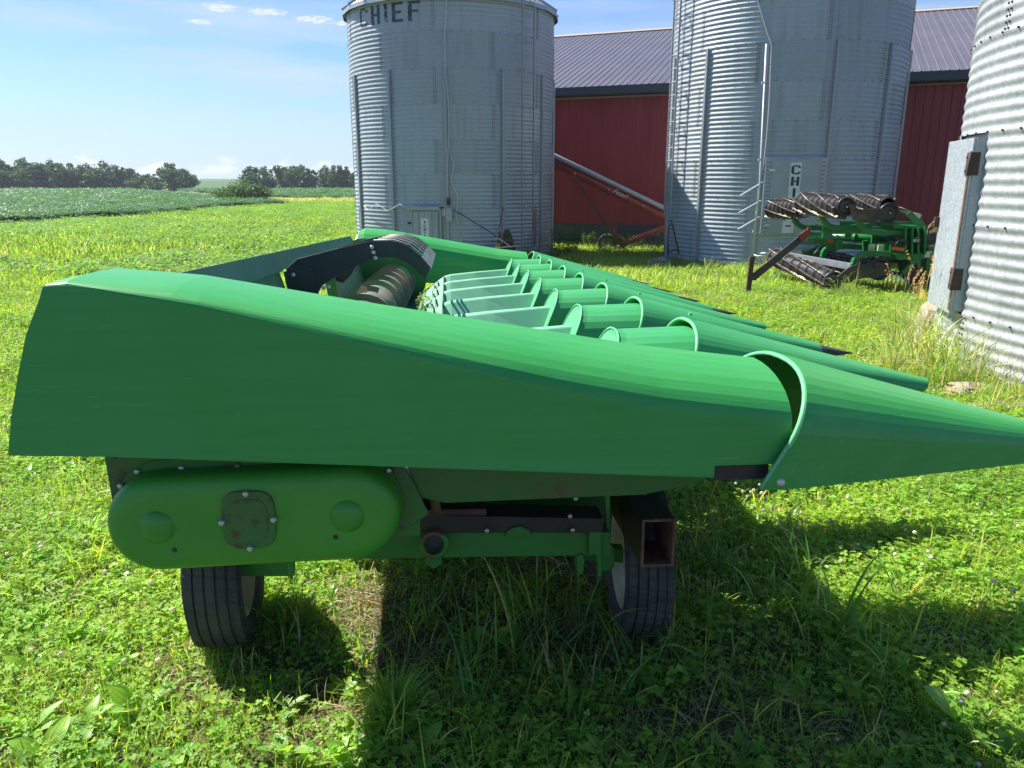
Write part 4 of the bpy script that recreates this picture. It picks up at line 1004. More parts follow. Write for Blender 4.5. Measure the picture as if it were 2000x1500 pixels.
MB().bar(*rel(aug, W(1211, 476, 24.2), W(1310, 440, 24.0)), .06, .11).build('undercarriage_rail', M['redpaint'], aug)
def wheel(root, c, ax, R, w, rr, name='wheel', rimmat='rim', n=40, tread=False):
    """tyre and rim of a wheel as one part with its rim beneath it"""
    c, ax = Vector(c), Vector(ax).normalized(); h = w / 2; b = MB()
    pr = [(rr, -h * .72), (rr + (R - rr) * .25, -h * .92), (rr + (R - rr) * .6, -h), (R - .035, -h * .93), (R - .010, -h * .80)]
    if tread:
        for q, x in enumerate(np.linspace(-.74, .74, 5)):
            pr += [(R - .010 * x * x, h * (x - .14)), (R - .010 * x * x, h * (x + .15)), (R - .007 - .010 * x * x, h * (x + .165)), (R - .007 - .010 * x * x, h * (x + .215))]
        pr = pr[:-2]
    else: pr += [(R, -h * .5), (R, h * .5)]
    pr += [(R - .010, h * .80), (R - .035, h * .93), (rr + (R - rr) * .6, h), (rr + (R - rr) * .25, h * .92), (rr, h * .72)]
    if tread:     # sipes: cross cuts in the shoulder ribs
        nn = 168; u = ax.cross(Vector((0, 0, 1))).normalized(); wv = ax.cross(u); rows = []
        for r_, x in pr:
            row = []
            for k in range(nn):
                a = 2 * math.pi * (k + (x / h) * 1.3) / nn; cut = .0035 if (k % 4 == 0 and r_ > R - .02 and abs(x) > h * .02) else 0
                row.append(c + ax * x + (u * math.cos(a) + wv * math.sin(a)) * (r_ - cut))
            rows.append(row)
        b.grid(rows, closed=True, smooth=False)
    else: b.lathe(pr, c, ax, n)
    t = b.build(name, M['rubber'], root)
    MB().lathe([(rr + .008, -h * .70), (rr - .01, -h * .76), (rr - .025, -h * .55), (rr * .72, -h * .25), (rr * .5, -h * .42), (rr * .28, -h * .40), (rr * .2, -h * .6), (.001, -h * .6)], c, ax, 28).lathe([(rr + .008, h * .70), (rr - .01, h * .76), (rr - .025, h * .5), (rr * .6, h * .2), (.001, h * .2)], c, ax, 28).build('rim', M[rimmat], t)
    return t
pw = W(1186, 479, 23.6); wheel(aug, rel(aug, Vector((pw.x, pw.y, G(pw.x, pw.y) + .24)))[0], WI, .30, .18, .19)
pw = pw + WI * 1.6; wheel(aug, rel(aug, Vector((pw.x, pw.y, G(pw.x, pw.y) + .24)))[0], WI, .30, .18, .19)
pw0 = W(1186, 479, 23.6); MB().bar(*rel(aug, Vector((pw0.x, pw0.y, G(pw0.x, pw0.y) + .36)), Vector((pw.x, pw.y, G(pw.x, pw.y) + .36))), .07, .07).build('axle', M['redpaint'], aug)
c_ = bpy.data.curves.new('t', 'FONT'); c_.body = 'Feterl'; c_.size = .20; c_.shear = .35; c_.extrude = .001
tx = bpy.data.objects.new('txt', c_); col.objects.link(tx); bpy.context.view_layer.update()
tm = bpy.data.meshes.new_from_object(tx.evaluated_get(bpy.context.evaluated_depsgraph_get())); col.objects.unlink(tx); tm.materials.clear(); tm.materials.append(M['white'])
dd = (pB - pA).normalized(); nrm = Vector((0, -1, 0)); nrm = (nrm - dd * nrm.dot(dd)).normalized(); upv = nrm.cross(dd) * -1
if upv.z < 0: upv = -upv
o = link('lettering', tm, aug); pt = W(1197, 381, 24.3); tt_ = (pt - pA).dot(dd); pt = pA + dd * tt_ + nrm * .127 - upv * .03 - aug.location
mm = Matrix((dd, upv, nrm)).transposed().to_4x4(); mm.translation = pt; o.matrix_local = mm
# ---------------------------------------------------------------- corn head: local axes (a towards the snouts, l along the head, u up)
Rh = Matrix((HF, HL, HU)).transposed().to_4x4()
head = empty('corn_head', mat=Rh, label='eight row green corn head with long pointed snouts parked on a low trailer', cat='corn head')
L0, DR = 1.92, .762
def lerp(x, xs_, ys_): return float(np.interp(x, xs_, ys_))
UTOP = ([-.98, -.93, -.82, -.61, -.23, .167, .5, .875, .92], [1.44, 1.452, 1.468, 1.449, 1.379, 1.31, 1.252, 1.205, 1.20])
UCR = ([-.98, -.88, -.82, -.535, -.316, -.02, .265, .51, .82], [1.43, 1.447, 1.452, 1.400, 1.342, 1.262, 1.188, 1.138, 1.095])
def rear_a(u): return lerp(u, [.95, 1.086, 1.22, 1.33, 1.385, 1.400, 1.43, 1.445, 1.47], [-1.0, -.985, -.955, -.915, -.905, -.892, -.872, -.865, -.79])
def divider(lc, sgn):
    """end divider body; sgn=-1 when its outer face looks towards smaller l"""
    hw = .252; st = sorted(list(np.linspace(-.92, .82, 34)) + [.633, .635]); b = MB(); rows = []
    for a in st:
        ut, uc = lerp(a, *UTOP), lerp(a, *UCR); ub = 1.083 - .068 * (a + .98); ub = ub if a < .634 else 1.004
        sec = [(-hw, ub + (uc - ub) * q) for q in (0, .25, .5, .75, .97)]
        n = 17
        for k in range(n + 1):
            t = math.pi / 2 * k / n; rg = .0005 * (k % 2) * min(1, max(0, (a + .6) * 1.5)); sec.append((-hw * math.cos(t) ** .9 * (1 + rg * 3), uc + (ut - uc) * math.sin(t) + rg))
        inn_u = ut - .02 - .05 * (a + .9); sec += [(hw * .28, ut - .010), (hw * .52, ut - .028), (hw * .74, ut - .055), (hw * .90, ut - .095), (hw, ut - .16), (hw, inn_u - .24), (hw, max(.93, ub - .1))]
        row = []
        for s, u in sec:
            aa = a
            if a < -.80:
                f = (a + .80) / (-.92 + .80); aa = a * (1 - f) + f * rear_a(u)
            if a > .80: aa = a - .0 + (.06 * (1 - min(1, (u - ub) / .2)) if False else 0)
            row.append((aa, lc + s * (1 if sgn < 0 else -1), u))
        rows.append(row)
    if sgn > 0: rows = [r for r in rows]
    b.grid(rows, smooth=False)
    b.add(rows[0], [tuple(range(len(rows[0])))[::1]])          # rear closing sheet
    o = b.build('end_divider', M['poly'], head, solid=.007, offset=(-1 if sgn < 0 else 1))
    return o
def snout(lc, end=0, tip=True, hw=.20, name='snout'):
    """pointed cone; end=-1/+1 for the big ones at the two ends"""
    b = MB(); rows = []; n = 17; N = 22
    a_tip = 1.955 if not end else 1.93; ut0, ut1 = (1.234, .938) if not end else (1.242, .935)
    u0, u1 = (1.00, .915) if not end else (.948, .932)
    if end: hw = .262
    a_cut = 1.755 if (tip and not end) else (1.82 if not end else 1.90)
    for i in range(N + 1):
        s = i / N; row = []
        for k in range(2 * n + 1):
            t = (k - n) / n                              # -1 outer foot .. 0 crest .. 1 inner foot
            if abs(t) > .62: q = (1 - abs(t)) / .38; us = q * .42; ls = 1.0
            else:
                q = (1 - abs(t) / .62) * math.pi / 2; us = .42 + .58 * math.sin(q); ls = math.cos(q) ** .85
            rim = lerp(us, [0, .42, .8, 1], [.745, .815, .868, .895]) if end else lerp(us, [0, .42, .8, 1], [.80, .835, .86, .872])
            a = rim + (a_cut - rim) * s; f = (a - .82) / (a_tip - .82); f = max(0, f); cut = 0
            if not (tip and not end) and s > .6: a = a - (s - .6) / .4 * (.0 if end else .06) * (1 - us)
            w = hw * (1 - f) ** .92 + .018; top = ut0 + (ut1 - ut0) * f ** .97; bot = u0 + (u1 - u0) * f
            row.append((a, lc + w * ls * (1 if t > 0 else -1) * (1 if abs(t) > 1e-9 else 0), bot + (top - bot) * us))
        rows.append(row)
    b.grid(rows, smooth=False)
    b.add([rows[-1][k] for k in range(2 * n + 1)], [tuple(range(2 * n + 1))])
    o = b.build(name, M['poly'] if end else M['poly_mid'], head, solid=.008)
    MB().tube([Vector(p) for p in rows[0]], .0068, 6).build('rim', M['edge'], o)
    if tip and not end:
        b = MB(); base = rows[-1]; ap = Vector((a_tip, lc, .940)); R2 = []
        for f in (0, .35, .7, .93):
            R2.append([(Vector(p).lerp(ap, f) + Vector((0, 0, .0015 if f == 0 else 0))) for p in base])
        R2.append([ap] * len(base)); b.grid(R2, smooth=False); b.add(base, [tuple(range(len(base)))]); b.build('snout_tip', M['tipblack'], o)
    if end:
        p = Vector((.790, lc + end * (hw + .019), .966)); bb = MB()
        bb.lathe([(.011, 0), (.011, .008), (.006, .012), (0, .012)], p, (0, end, 0), 10); bb.build('bolt', M['zinc'], o)
    # little hinge nub on the crest
    if not end:
        MB().box((.885, lc, 1.240), (.012, .014, .009)).build('hinge_nub', M['edge'], o)
    return o
def hood(lc, fade):
    """rounded cover behind each snout with a slanting rear face, and the long low ridge behind it"""
    b = MB(); n = 12; rows = []; hw = .18
    def sec(a_of, w, top, bot):
        row = []
        for k in range(2 * n + 1):
            t = (k - n) / n
            if abs(t) > .55: us = (1 - abs(t)) / .45 * .5; ls = 1
            else: q = (1 - abs(t) / .55) * math.pi / 2; us = .5 + .5 * math.sin(q); ls = math.cos(q) ** .8
            row.append((a_of(us), lc + w * ls * (1 if t >= 0 else -1), bot + (top - bot) * us))
        return row
    rear = lambda us: .50 + .105 * us
    rows.append(sec(lambda us: rear(us) - .004, hw * .86, 1.170, .94)); rows.append(sec(rear, hw, 1.190, .93))
    for s in np.linspace(.08, 1, 10): rows.append(sec(lambda us: rear(us) + (.93 - rear(us)) * s, hw * (1 + .10 * s), 1.185 + .008 * s, .93))
    b.grid(rows[1:], smooth=False); o = b.build('row_hood', M['poly_mid'], head)
    f = MB(); f.add(rows[0], [tuple(range(len(rows[0])))]); f.grid(rows[:2], smooth=False)
    f.build('hood_back', M['poly_face'], o)
    MB().tube([Vector(p) + Vector((-.001, 0, 0)) for p in rows[1]], .0045, 5).build('moulded_edge', M['edge'], o)
    # ridge: trapezoid section tapering and dropping towards the auger
    r = MB(); sec2 = []
    for a, top, wt, wb, bot in ((.60, 1.098, .024, .135, .92), (.545, 1.095, .026, .138, .92), (.25, 1.072, .046, .160, .92), (.02, 1.048, .066, .180, .915), (-.04, 1.030, .070, .178, .91)):
        sec2.append([(a, lc - wb, bot), (a, lc - wt - .006, top - .006), (a, lc - wt, top), (a, lc + wt, top), (a, lc + wt + .006, top - .006), (a, lc + wb, bot)])
    r.grid(sec2, smooth=False); r.build('ridge_cover', M['poly_old'], head)
    r = MB(); sec2 = []
    for a, top, wt, wb, bot in ((-.042, 1.026, .068, .174, .91), (-.10, .985, .060, .150, .89), (-.20, .895, .045, .11, .85), (-.215, .86, .045, .10, .84)):
        sec2.append([(a, lc - wb, bot), (a, lc - wt - .006, top - .006), (a, lc - wt, top), (a, lc + wt, top), (a, lc + wt + .006, top - .006), (a, lc + wb, bot)])
    r.grid(sec2, smooth=False); r.add(sec2[-1], [tuple(range(6))]); tail = r.build('ridge_tail', M['poly_old'], head)
    q = MB()
    for a0_, t0_ in ((-.035, 1.030), (-.095, .993), (-.13, .964)):
        d = .012 if a0_ < -.04 else .034
        for s in (-1, 1):
            q.bar((a0_, lc + s * .063, t0_ + .002), (a0_ + .004, lc + s * .150, .935), d, .006, up=(1, 0, 0), mi=0)
    q.build('dark_band', M['ink'], tail)
    # snapping deck beside each ridge
    MB().box((.42, lc - DR / 2, .895), (1.10, .40, .01)).build('deck_plate', M['dkrust'], head)
    g = MB()
    for s in (-1, 1): g.bar((.95, lc - DR / 2 + s * .10, .92), (-.12, lc - DR / 2 + s * .085, .915), .035, .03)
    g.build('gathering_chain', M['dkrust'], head)
divider(L0, -1); divider(L0 + 8 * DR, 1)
snout(L0, -1, name='end_snout'); snout(L0 + 8 * DR, 1, name='end_snout')
for k in range(1, 8):
    snout(L0 + k * DR, 0, tip=k not in (1, 3)); hood(L0 + k * DR, .2)
MB().box((.42, L0 + 7.5 * DR, .895), (1.10, .40, .01)).build('deck_plate', M['dkrust'], head)
# scars and bolts on the near divider
b = MB(); b.box((-.757, L0 - .2535, 1.098), (.010, .003, .026)); b.box((-.757, L0 - .2535, 1.078), (.003, .003, .03)); b.build('split_mark', M['ink'], head)
b = MB()
for i in range(46):
    u = 1.235 - i * .0036; b.box((-.778 + (1.235 - u) * .10 + rnd.uniform(-.0012, .0012), L0 - .2532, u), (rnd.uniform(.0006, .003), .0022, .0022))
b.build('scratch', M['edge'], head)
for px, py, s in ((1216, 676, .008), (1284, 691, .009), (1436, 698, .006), (237, 534, .011), (254, 537, .007)):
    p = A(px, py, L0 - .06); p.z = lerp(p.x, *UTOP) - .002; MB().box(p, (s * 1.6, s, .006)).build('vent_hole', M['ink'], head)
MB().box((-.60, L0 - .05, lerp(-.60, *UTOP) + .0005), (.07, .012, .002), Matrix.Rotation(math.radians(9), 3, 'Y')).build('scrape', M['white'], head)
MB().box((.70, L0 - .235, .984), (.15, .02, .045)).build('inner_bracket', M['black'], head)

# rear sheets, top rail and auger trough; open in the middle for the feeder
def backsheet(l0, l1):
    sec = [(-.985, 1.392), (-.945, 1.398), (-.905, 1.300), (-.925, 1.292), (-.845, 1.02), (-.80, .90), (-.73, .80), (-.60, .735), (-.45, .73), (-.33, .765), (-.26, .83), (-.22, .872)]
    b = MB(); rows = [[(a, l, u) for a, u in sec] for l in (l0, (l0 + l1) / 2, l1)]; b.grid([list(r) for r in rows], smooth=False)
    return b.build('back_sheet', M['green_dusty'], head, solid=.006)
backsheet(2.17, 4.30); backsheet(5.62, 7.76)
MB().grid([[(a, l, u) for a, u in [(-.80, .90), (-.73, .80), (-.60, .735), (-.45, .73), (-.33, .765), (-.26, .83), (-.22, .872)]] for l in (4.30, 5.62)], smooth=False).build('trough', M['wornsteel'], head, solid=.006)
MB().box((-.965, 4.97, 1.345), (.05, 5.6, .09)).build('top_rail', M['green_dusty'], head, bevel=.004)
MB().grid([[(a, l, u) for a, u in [(-.99, 1.394), (-.948, 1.402), (-.91, 1.312), (-.925, 1.30)]] for l in np.linspace(2.17, 7.76, 4)], smooth=False).build('top_flange', M['green_dusty'], head, solid=.004)
for l in (4.33, 5.60):
    MB().bar((-.87, l, 1.30), (-.80, l, .86), .06, .07).build('feeder_post', M['green'], head)
b = MB(); b.bar((-1.0, 4.62, 1.08), (-.80, 4.62, 1.13), .06, .08); b.box((-.97, 4.62, 1.02), (.12, .10, .12)); b.build('latch_bracket', M['green'], head)
MB().tube([(-1.02, 4.55, .98), (-.98, 4.75, .97), (-.92, 4.9, .98)], .022, 8).build('hydraulic_hose', M['cable_dark'], head)
stk = MB().box((-.893, 2.75, 1.235), (.003, .20, .07), Matrix.Rotation(math.radians(-16), 3, 'Y')).build('warning_sticker', M['white'], head)
MB().box((-.890, 2.83, 1.238), (.003, .10, .06), Matrix.Rotation(math.radians(-16), 3, 'Y')).build('warning_sticker', M['red_print'], head, 'red half of the warning sticker')
# end sheets of the auger trough
def disc_sheet(l):
    pts = [(-.98, 1.36), (-.55, 1.33)] + [(-.50 + .29 * math.cos(t), 1.0 + .30 * math.sin(t)) for t in np.linspace(math.pi * .45, -math.pi * .45, 12)] + [(-.7, .74), (-.85, .95)]
    MB().prism(pts, (0, .006, 0), (0, l, 0), (1, 0, 0), (0, 0, 1)).build('end_sheet', M['green'], head)
disc_sheet(7.755); disc_sheet(2.19)
# auger: tube with flighting of both hands
M['rimsteel'] = mat('bright_flight_rim', (.75, .73, .66), .5, .1, var=(.5, .42, .33), vscale=8)  # pale colour puts the lit edge of each flight into the rim
M['flight'] = mat('worn_darkened_flighting', (.15, .14, .11), .6, .05, var=(.07, .16, .06), vscale=2.5, var2=(.26, .16, .11), v2scale=2, v2thr=(.5, .7))  # base darkened for the shade between flights; green and brown patches are wear
AC = (-.515, .955)
MB().tube([(AC[0], 2.22, AC[1]), (AC[0], 7.74, AC[1])], .158, 28).build('auger_tube', M['wornsteel'], head)
def flight(l0, l1, hand, pitch=.46):
    n = int((l1 - l0) / pitch * 28); rows = []
    for i in range(n + 1):
        l = l0 + (l1 - l0) * i / n; t = hand * 2 * math.pi * (l - l0) / pitch + 1.2
        rows.append([(AC[0] + r * math.cos(t), l + dl, AC[1] + r * math.sin(t)) for r, dl in ((.15, .0), (.193, .008), (.195, -.004), (.15, -.008))])
    fb = MB(); fb.grid([r[:2] for r in rows], 0); fb.grid([r[1:3] for r in rows], 1); fb.grid([r[2:] for r in rows], 0); fb.build('flighting', [M['flight'], M['rimsteel']], head)
flight(5.02, 7.72, 1); flight(2.24, 4.70, -1)
for t in (.3, 1.6):
    b = MB(); c, s = math.cos(t), math.sin(t); b.prism([(.10, 0), (.19, .0), (.20, .04), (.11, .10)], (0, .008, 0), (AC[0], 4.82 + t * .06, AC[1]), (c, .25, s), (-s, .5, c)); b.build('paddle', M['wornsteel'], head)
# black arm and curved grating over the feeder
def arm(l, name='guard_arm'):
    top = [(-.80, 1.348), (-.74, 1.397), (-.50, 1.457), (-.36, 1.487), (-.25, 1.487), (-.16, 1.458), (-.09, 1.40), (-.045, 1.345)]
    bot = [(-.075, 1.285), (-.115, 1.325), (-.17, 1.372), (-.24, 1.400), (-.32, 1.402), (-.40, 1.375), (-.53, 1.31), (-.62, 1.255), (-.66, 1.19), (-.72, 1.135), (-.765, 1.15), (-.80, 1.25)]
    return MB().prism(top + bot, (0, .012, 0), (-.045, l, -.02), (1, 0, 0), (0, 0, 1)).build(name, M['black'], head, bevel=.003)
a_ = arm(4.10); arm(5.66)
MB().prism([(-.80, 1.35), (-.71, 1.36), (-.66, 1.34), (-.64, 1.21), (-.66, 1.17), (-.74, 1.12), (-.80, 1.25)], (0, -.012, 0), (-.045, 4.10, -.02)).build('mount_plate', M['black'], head)
b = MB()
for a, u in ((-.35, 1.455), (-.342, 1.428), (-.334, 1.40), (-.765, 1.315), (-.745, 1.20), (-.61, 1.245), (-.585, 1.25), (-.655, 1.19)):
    b.lathe([(.011, 0), (.011, .008), (0, .009)], (a - .045, 4.088, u - .02), (0, -1, 0), 8)
b.build('arm_bolts', M['zinc'], a_, kind='stuff')
gp = [(-.36, 1.478), (-.25, 1.480), (-.16, 1.452), (-.09, 1.394), (-.055, 1.352)]
gm = MB().tube([(a - .045, 0, u - .014) for a, u in gp], .0045, 6).mesh('grate_rod', M['rimsteel'])
for l in np.linspace(4.30, 5.46, 5):
    o = link('grate_rod', gm, head); o.location = (0, l, 0)
gb = MB()
for a, u in ((-.355, 1.478), (-.27, 1.480), (-.19, 1.462), (-.125, 1.424)):
    o = MB().bar((a - .045, 4.11, u - .03), (a - .045, 5.65, u - .03), .010, .014, up=(1, 0, 1)).build('grate_bar', M['black'], head)
MB().grid([[(-.135, 4.105, 1.378), (-.085, 4.105, 1.322)], [(-.135, 5.665, 1.378), (-.085, 5.665, 1.322)]], smooth=False).build('grate_nose', M['brightsteel'], head, solid=.006)

# drive case under the near divider
def PL(pts, l, d, name, m, lab=None, bevel=.003, par=None): return MB().prism(pts, (0, d, 0), (0, l, 0)).build(name, M[m], par or head, lab, bevel=bevel)
PL([(-.885, 1.05), (-.872, .80), (-.845, .745), (-.79, .700), (-.25, .708), (-.195, .722), (-.065, .815), (-.10, .90), (-.17, 1.03)], 1.885, .012, 'drive_case_plate', 'rusty_green')
def stadium(r, c0=-.743, c1=-.263, u0=.838, u1=.847, n=14):
    p = [(c1 + r * math.cos(t), u1 + r * math.sin(t)) for t in np.linspace(-math.pi / 2, math.pi / 2, n)]
    return p + [(c0 + r * math.cos(t), u0 + r * math.sin(t)) for t in np.linspace(math.pi / 2, 1.5 * math.pi, n)]
PL(stadium(.145, -.73, -.275, .845, .852), 1.878, .006, 'cover_flange', 'green', bevel=0)
rows = []
for r, l in ((.128, 1.878), (.127, 1.838), (.122, 1.820), (.110, 1.808), (.085, 1.803), (.04, 1.801), (.0, 1.801)):
    rows.append([(a, l, u) for a, u in stadium(r)])
cv = MB().grid(rows, closed=True).build('gear_cover', M['green_clean'], head)
for a, u in ((-.738, .838), (-.268, .85)):
    MB().lathe([(.047, -.002), (.040, .006), (.028, .013), (.018, .015), (0, .016)], (a, 1.803, u), (0, -1, 0), 24).build('hub_dome', M['green_clean'], cv)
pl = []
for k in range(32):
    t = 2 * math.pi * k / 32; c, s = math.cos(t), math.sin(t); pl.append((-.512 + .066 * abs(c) ** .55 * (1 if c > 0 else -1), .851 + .077 * abs(s) ** .55 * (1 if s > 0 else -1)))
cp = PL(pl, 1.795, .008, 'inspection_plate', 'rusty_green', bevel=.002, par=cv)
pl2 = [(-.512 + (a + .512) * .72, .851 + (u - .851) * .72) for a, u in pl]; PL(pl2, 1.7925, .004, 'plate_step', 'rusty_green', par=cp)
def bolts(pts, l, r=.0075, par=None, h=.008, m='zinc', name='bolt'):
    for a, u in pts: MB().lathe([(r, 0), (r, h * .7), (r * .6, h), (0, h)], (a, l, u), (0, -1, 0), 10).build(name, M[m], par or head)
bolts([(-.512, .924), (-.512, .778), (-.576, .850), (-.449, .853)], 1.794, .008, cp, .012)
bolts([(-.845, .925), (-.80, .962), (-.69, .968), (-.55, .966), (-.285, .975), (-.165, .945), (-.145, .84), (-.185, .745)], 1.876)
bolts([(-.702, .776), (-.30, .795)], 1.803, .006, cv, .004, 'ink', 'drain_hole')
# belly pan and row unit frames seen under the divider
PL([(-.12, .97), (.60, .93), (.72, .90), (.66, .865), (.52, .843), (-.02, .838), (-.10, .86)], 1.90, .03, 'frame_end_plate', 'green_worn')
MB().box((.24, 4.97, .842), (.60, 6.1, .012)).build('belly_pan', M['dkrust'], head)
MB().box((-.15, 4.97, .80), (.12, 6.1, .12)).build('main_beam', M['green'], head)
MB().tube([(-.045, 1.95, .93), (-.055, 1.95, .86), (-.045, 1.95, .80)], .014, 8).build('hook', M['green_worn'], head)
MB().box((-.50, 4.97, .69), (.10, 6.0, .07)).build('lower_beam', M['green'], head)
for l in np.arange(2.35, 8, DR):
    MB().prism([(.0, .84), (.55, .84), (.40, .74), (.12, .70)], (0, .02, 0), (0, l, 0)).build('row_bracket', M['green'], head)

# ---------------------------------------------------------------- header trailer
tl = empty('header_trailer', mat=Rh, label='low green and black header trailer with two visible wheels under the corn head', cat='trailer')
def AL(px, py, l): return A(px, py, l)
# long rectangular rail, open rusty end
b = MB(); w0, w1, u0, u1, t_ = .578, .680, .532, .686, .006; la, lb = 2.10, 8.3
for (aa, bb_, cc, dd_) in ((w0, w1, u1 - t_, u1), (w0, w1, u0, u0 + t_), (w0, w0 + t_, u0 + t_, u1 - t_), (w1 - t_, w1, u0 + t_, u1 - t_)):
    b.box(((aa + bb_) / 2, (la + lb) / 2, (cc + dd_) / 2), (bb_ - aa, lb - la, dd_ - cc))
rail = b.build('support_rail', M['black_tube'], tl)
b = MB()
for (aa, bb_, cc, dd_) in ((w0 - .001, w1 + .001, u1 - t_ - .001, u1 + .001), (w0 - .001, w1 + .001, u0 - .001, u0 + t_ + .001), (w0 - .001, w0 + t_ + .001, u0 + t_, u1 - t_), (w1 - t_ - .001, w1 + .001, u0 + t_, u1 - t_)):
    b.box(((aa + bb_) / 2, la + .002, (cc + dd_) / 2), (bb_ - aa, .012, dd_ - cc))
for aa in (w0 + t_ + .001, w1 - t_ - .001): b.box((aa, la + .2, (u0 + u1) / 2), (.002, .38, u1 - u0 - 2 * t_))
b.box(((w0 + w1) / 2, la + .2, u0 + t_ + .001), (w1 - w0 - 2 * t_, .38, .002))
b.build('rusty_tube_end', M['rust'], rail)
PL2 = lambda pts, l, d, name, m, **k: MB().prism(pts, (0, d, 0), (0, l, 0)).build(name, M[m], tl, bevel=.003)
def px2(pts, l): return [(A(x, y, l).x, A(x, y, l).z) for x, y in pts]
PL2(px2([(640, 1040), (1192, 1040), (1192, 1085), (700, 1092)], 2.16), 2.16, .08, 'cross_member', 'green')
PL2(px2([(820, 1006), (1180, 1013), (1178, 1040), (820, 1042)], 2.13), 2.13, .11, 'upper_cross_member', 'black_tube')
PL2(px2([(812, 996), (950, 994), (950, 1007), (812, 1008)], 2.11), 2.11, .10, 'step_bar', 'dkrust')
r_ = px2([(848, 1057)], 2.14)[0]
MB().lathe([(.046, .06), (.046, -.03), (.034, -.034), (.030, -.03), (.030, .05), (.001, .05)], (r_[0], 2.14, r_[1]), (0, 1, 0), 28).build('pivot_sleeve', M['green'], tl)
MB().lathe([(.0295, 0), (.001, 0)], (r_[0], 2.135, r_[1]), (0, 1, 0), 20).build('pivot_bore', M['ink'], tl)
PL2(px2([(832, 1085), (862, 1085), (864, 1102), (848, 1112), (832, 1102)], 2.15), 2.15, .012, 'tow_tab', 'green')
m_ = px2([(985, 1040), (990, 1028), (1000, 1022), (1016, 1020), (1030, 1026), (1038, 1040)], 2.155); PL2(m_, 2.12, .035, 'gusset', 'green')
PL2(px2([(1150, 1012), (1174, 1012), (1176, 1126), (1168, 1126), (1165, 1085), (1150, 1082)], 2.14), 2.14, .012, 'bracket_plate', 'green')
PL2(px2([(1128, 1085), (1140, 1083), (1140, 1118), (1132, 1126), (1126, 1112)], 2.15), 2.15, .012, 'bracket_plate', 'green')
PL2(px2([(1176, 1040), (1200, 1072), (1200, 1110), (1176, 1118)], 2.3), 2.3, .012, 'bracket_plate', 'green')
for p in ((951, 1035), (1118, 1034), (1124, 973), (1113, 1007)):
    a, u = px2([p], 2.12)[0]; MB().lathe([(.007, 0), (.007, .006), (0, .007)], (a, 2.118, u), (0, -1, 0), 8).build('bolt', M['zinc'], tl)
PL2(px2([(895, 955), (1170, 955), (1185, 985), (1120, 1006), (960, 1006)], 2.6), 2.6, .02, 'saddle_plate', 'green')
PL2(px2([(1180, 955), (1192, 955), (1192, 1060), (1186, 1060)], 2.2), 2.2, .01, 'strap', 'galv_dk' if False else 'green')
t0_, t1_ = A(850, 950, 2.35), A(846, 1002, 2.35); MB().tube([Vector((t0_.x, 2.35, t0_.z + .05)), Vector((t1_.x, 2.35, t1_.z - .08))], .032, 14).build('jack_post', M['green'], tl)
for a in (.02, .40):
    MB().box((a, 5.4, .665), (.07, 6.0, .07)).build('frame_rail', M['green'], tl)
for l in (4.0, 5.6, 7.2): MB().box((.25, l, .60), (.9, .09, .10)).build('cross_member', M['green'], tl)
for l in (3.2, 5.4, 7.4): MB().box((.63, l, .76), (.09, .09, .16)).build('support_post', M['green'], tl); MB().box((-.35, l, .60), (.7, .08, .08)).build('support_arm', M['green'], tl)
# wheels (world positions, axle direction across the trailer and a little steered)
Ri = Rh.inverted()
def Lp(x, y, z): return (Ri @ Vector((x, y, z)))
rol = Vector((-math.sin(math.radians(10)), math.cos(math.radians(10)), 0)); axl = Vector((rol.y, -rol.x, 0)); axl_l = (Ri.to_3x3() @ axl)
for (x, y, st_a) in ((-1.02, 2.49, 10), (.455, 2.56, 2)):
    rol = Vector((-math.sin(math.radians(st_a)), math.cos(math.radians(st_a)), 0)); axl_l = Ri.to_3x3() @ Vector((rol.y, -rol.x, 0))
    z = G(x, y) + .285; wheel(tl, Lp(x, y, z), axl_l, .285, .188 if x < 0 else .172, .190, tread=True)
    s = 1 if x < 0 else -1
    MB().bar(Lp(x, y, z), Lp(x + s * .20, y - s * .03 * 0, z + .02), .05, .05).build('stub_axle', M['green'], tl)
MB().bar(Lp(-.78, 2.41, .52), Lp(.32, 2.46, .52), .09, .09).build('front_axle', M['green'], tl)
PL2(px2([(563, 1085), (575, 1085), (575, 1120), (569, 1136), (563, 1120)], 2.35), 2.35, .02, 'bracket_plate', 'green')
PL2(px2([(470, 1085), (565, 1085), (565, 1126), (470, 1126)], 2.40), 2.40, .07, 'axle_arm', 'green')
for (x, y) in ((-1.30, 6.75), (.20, 6.88)):
    z = G(x, y) + .30; wheel(tl, Lp(x, y, z), Ri.to_3x3() @ HF, .305, .185, .195)
MB().bar(Lp(-1.30, 6.75, G(-1.3, 6.75) + .3), Lp(.20, 6.88, G(.2, 6.88) + .3), .08, .08).build('rear_axle', M['green'], tl)
for x_ in (-.9, -.1): MB().bar(Lp(x_, 6.8, G(x_, 6.8) + .3), Lp(x_ + .1, 6.8, G(x_, 6.8) + .62), .08, .08).build('axle_post', M['green'], tl)
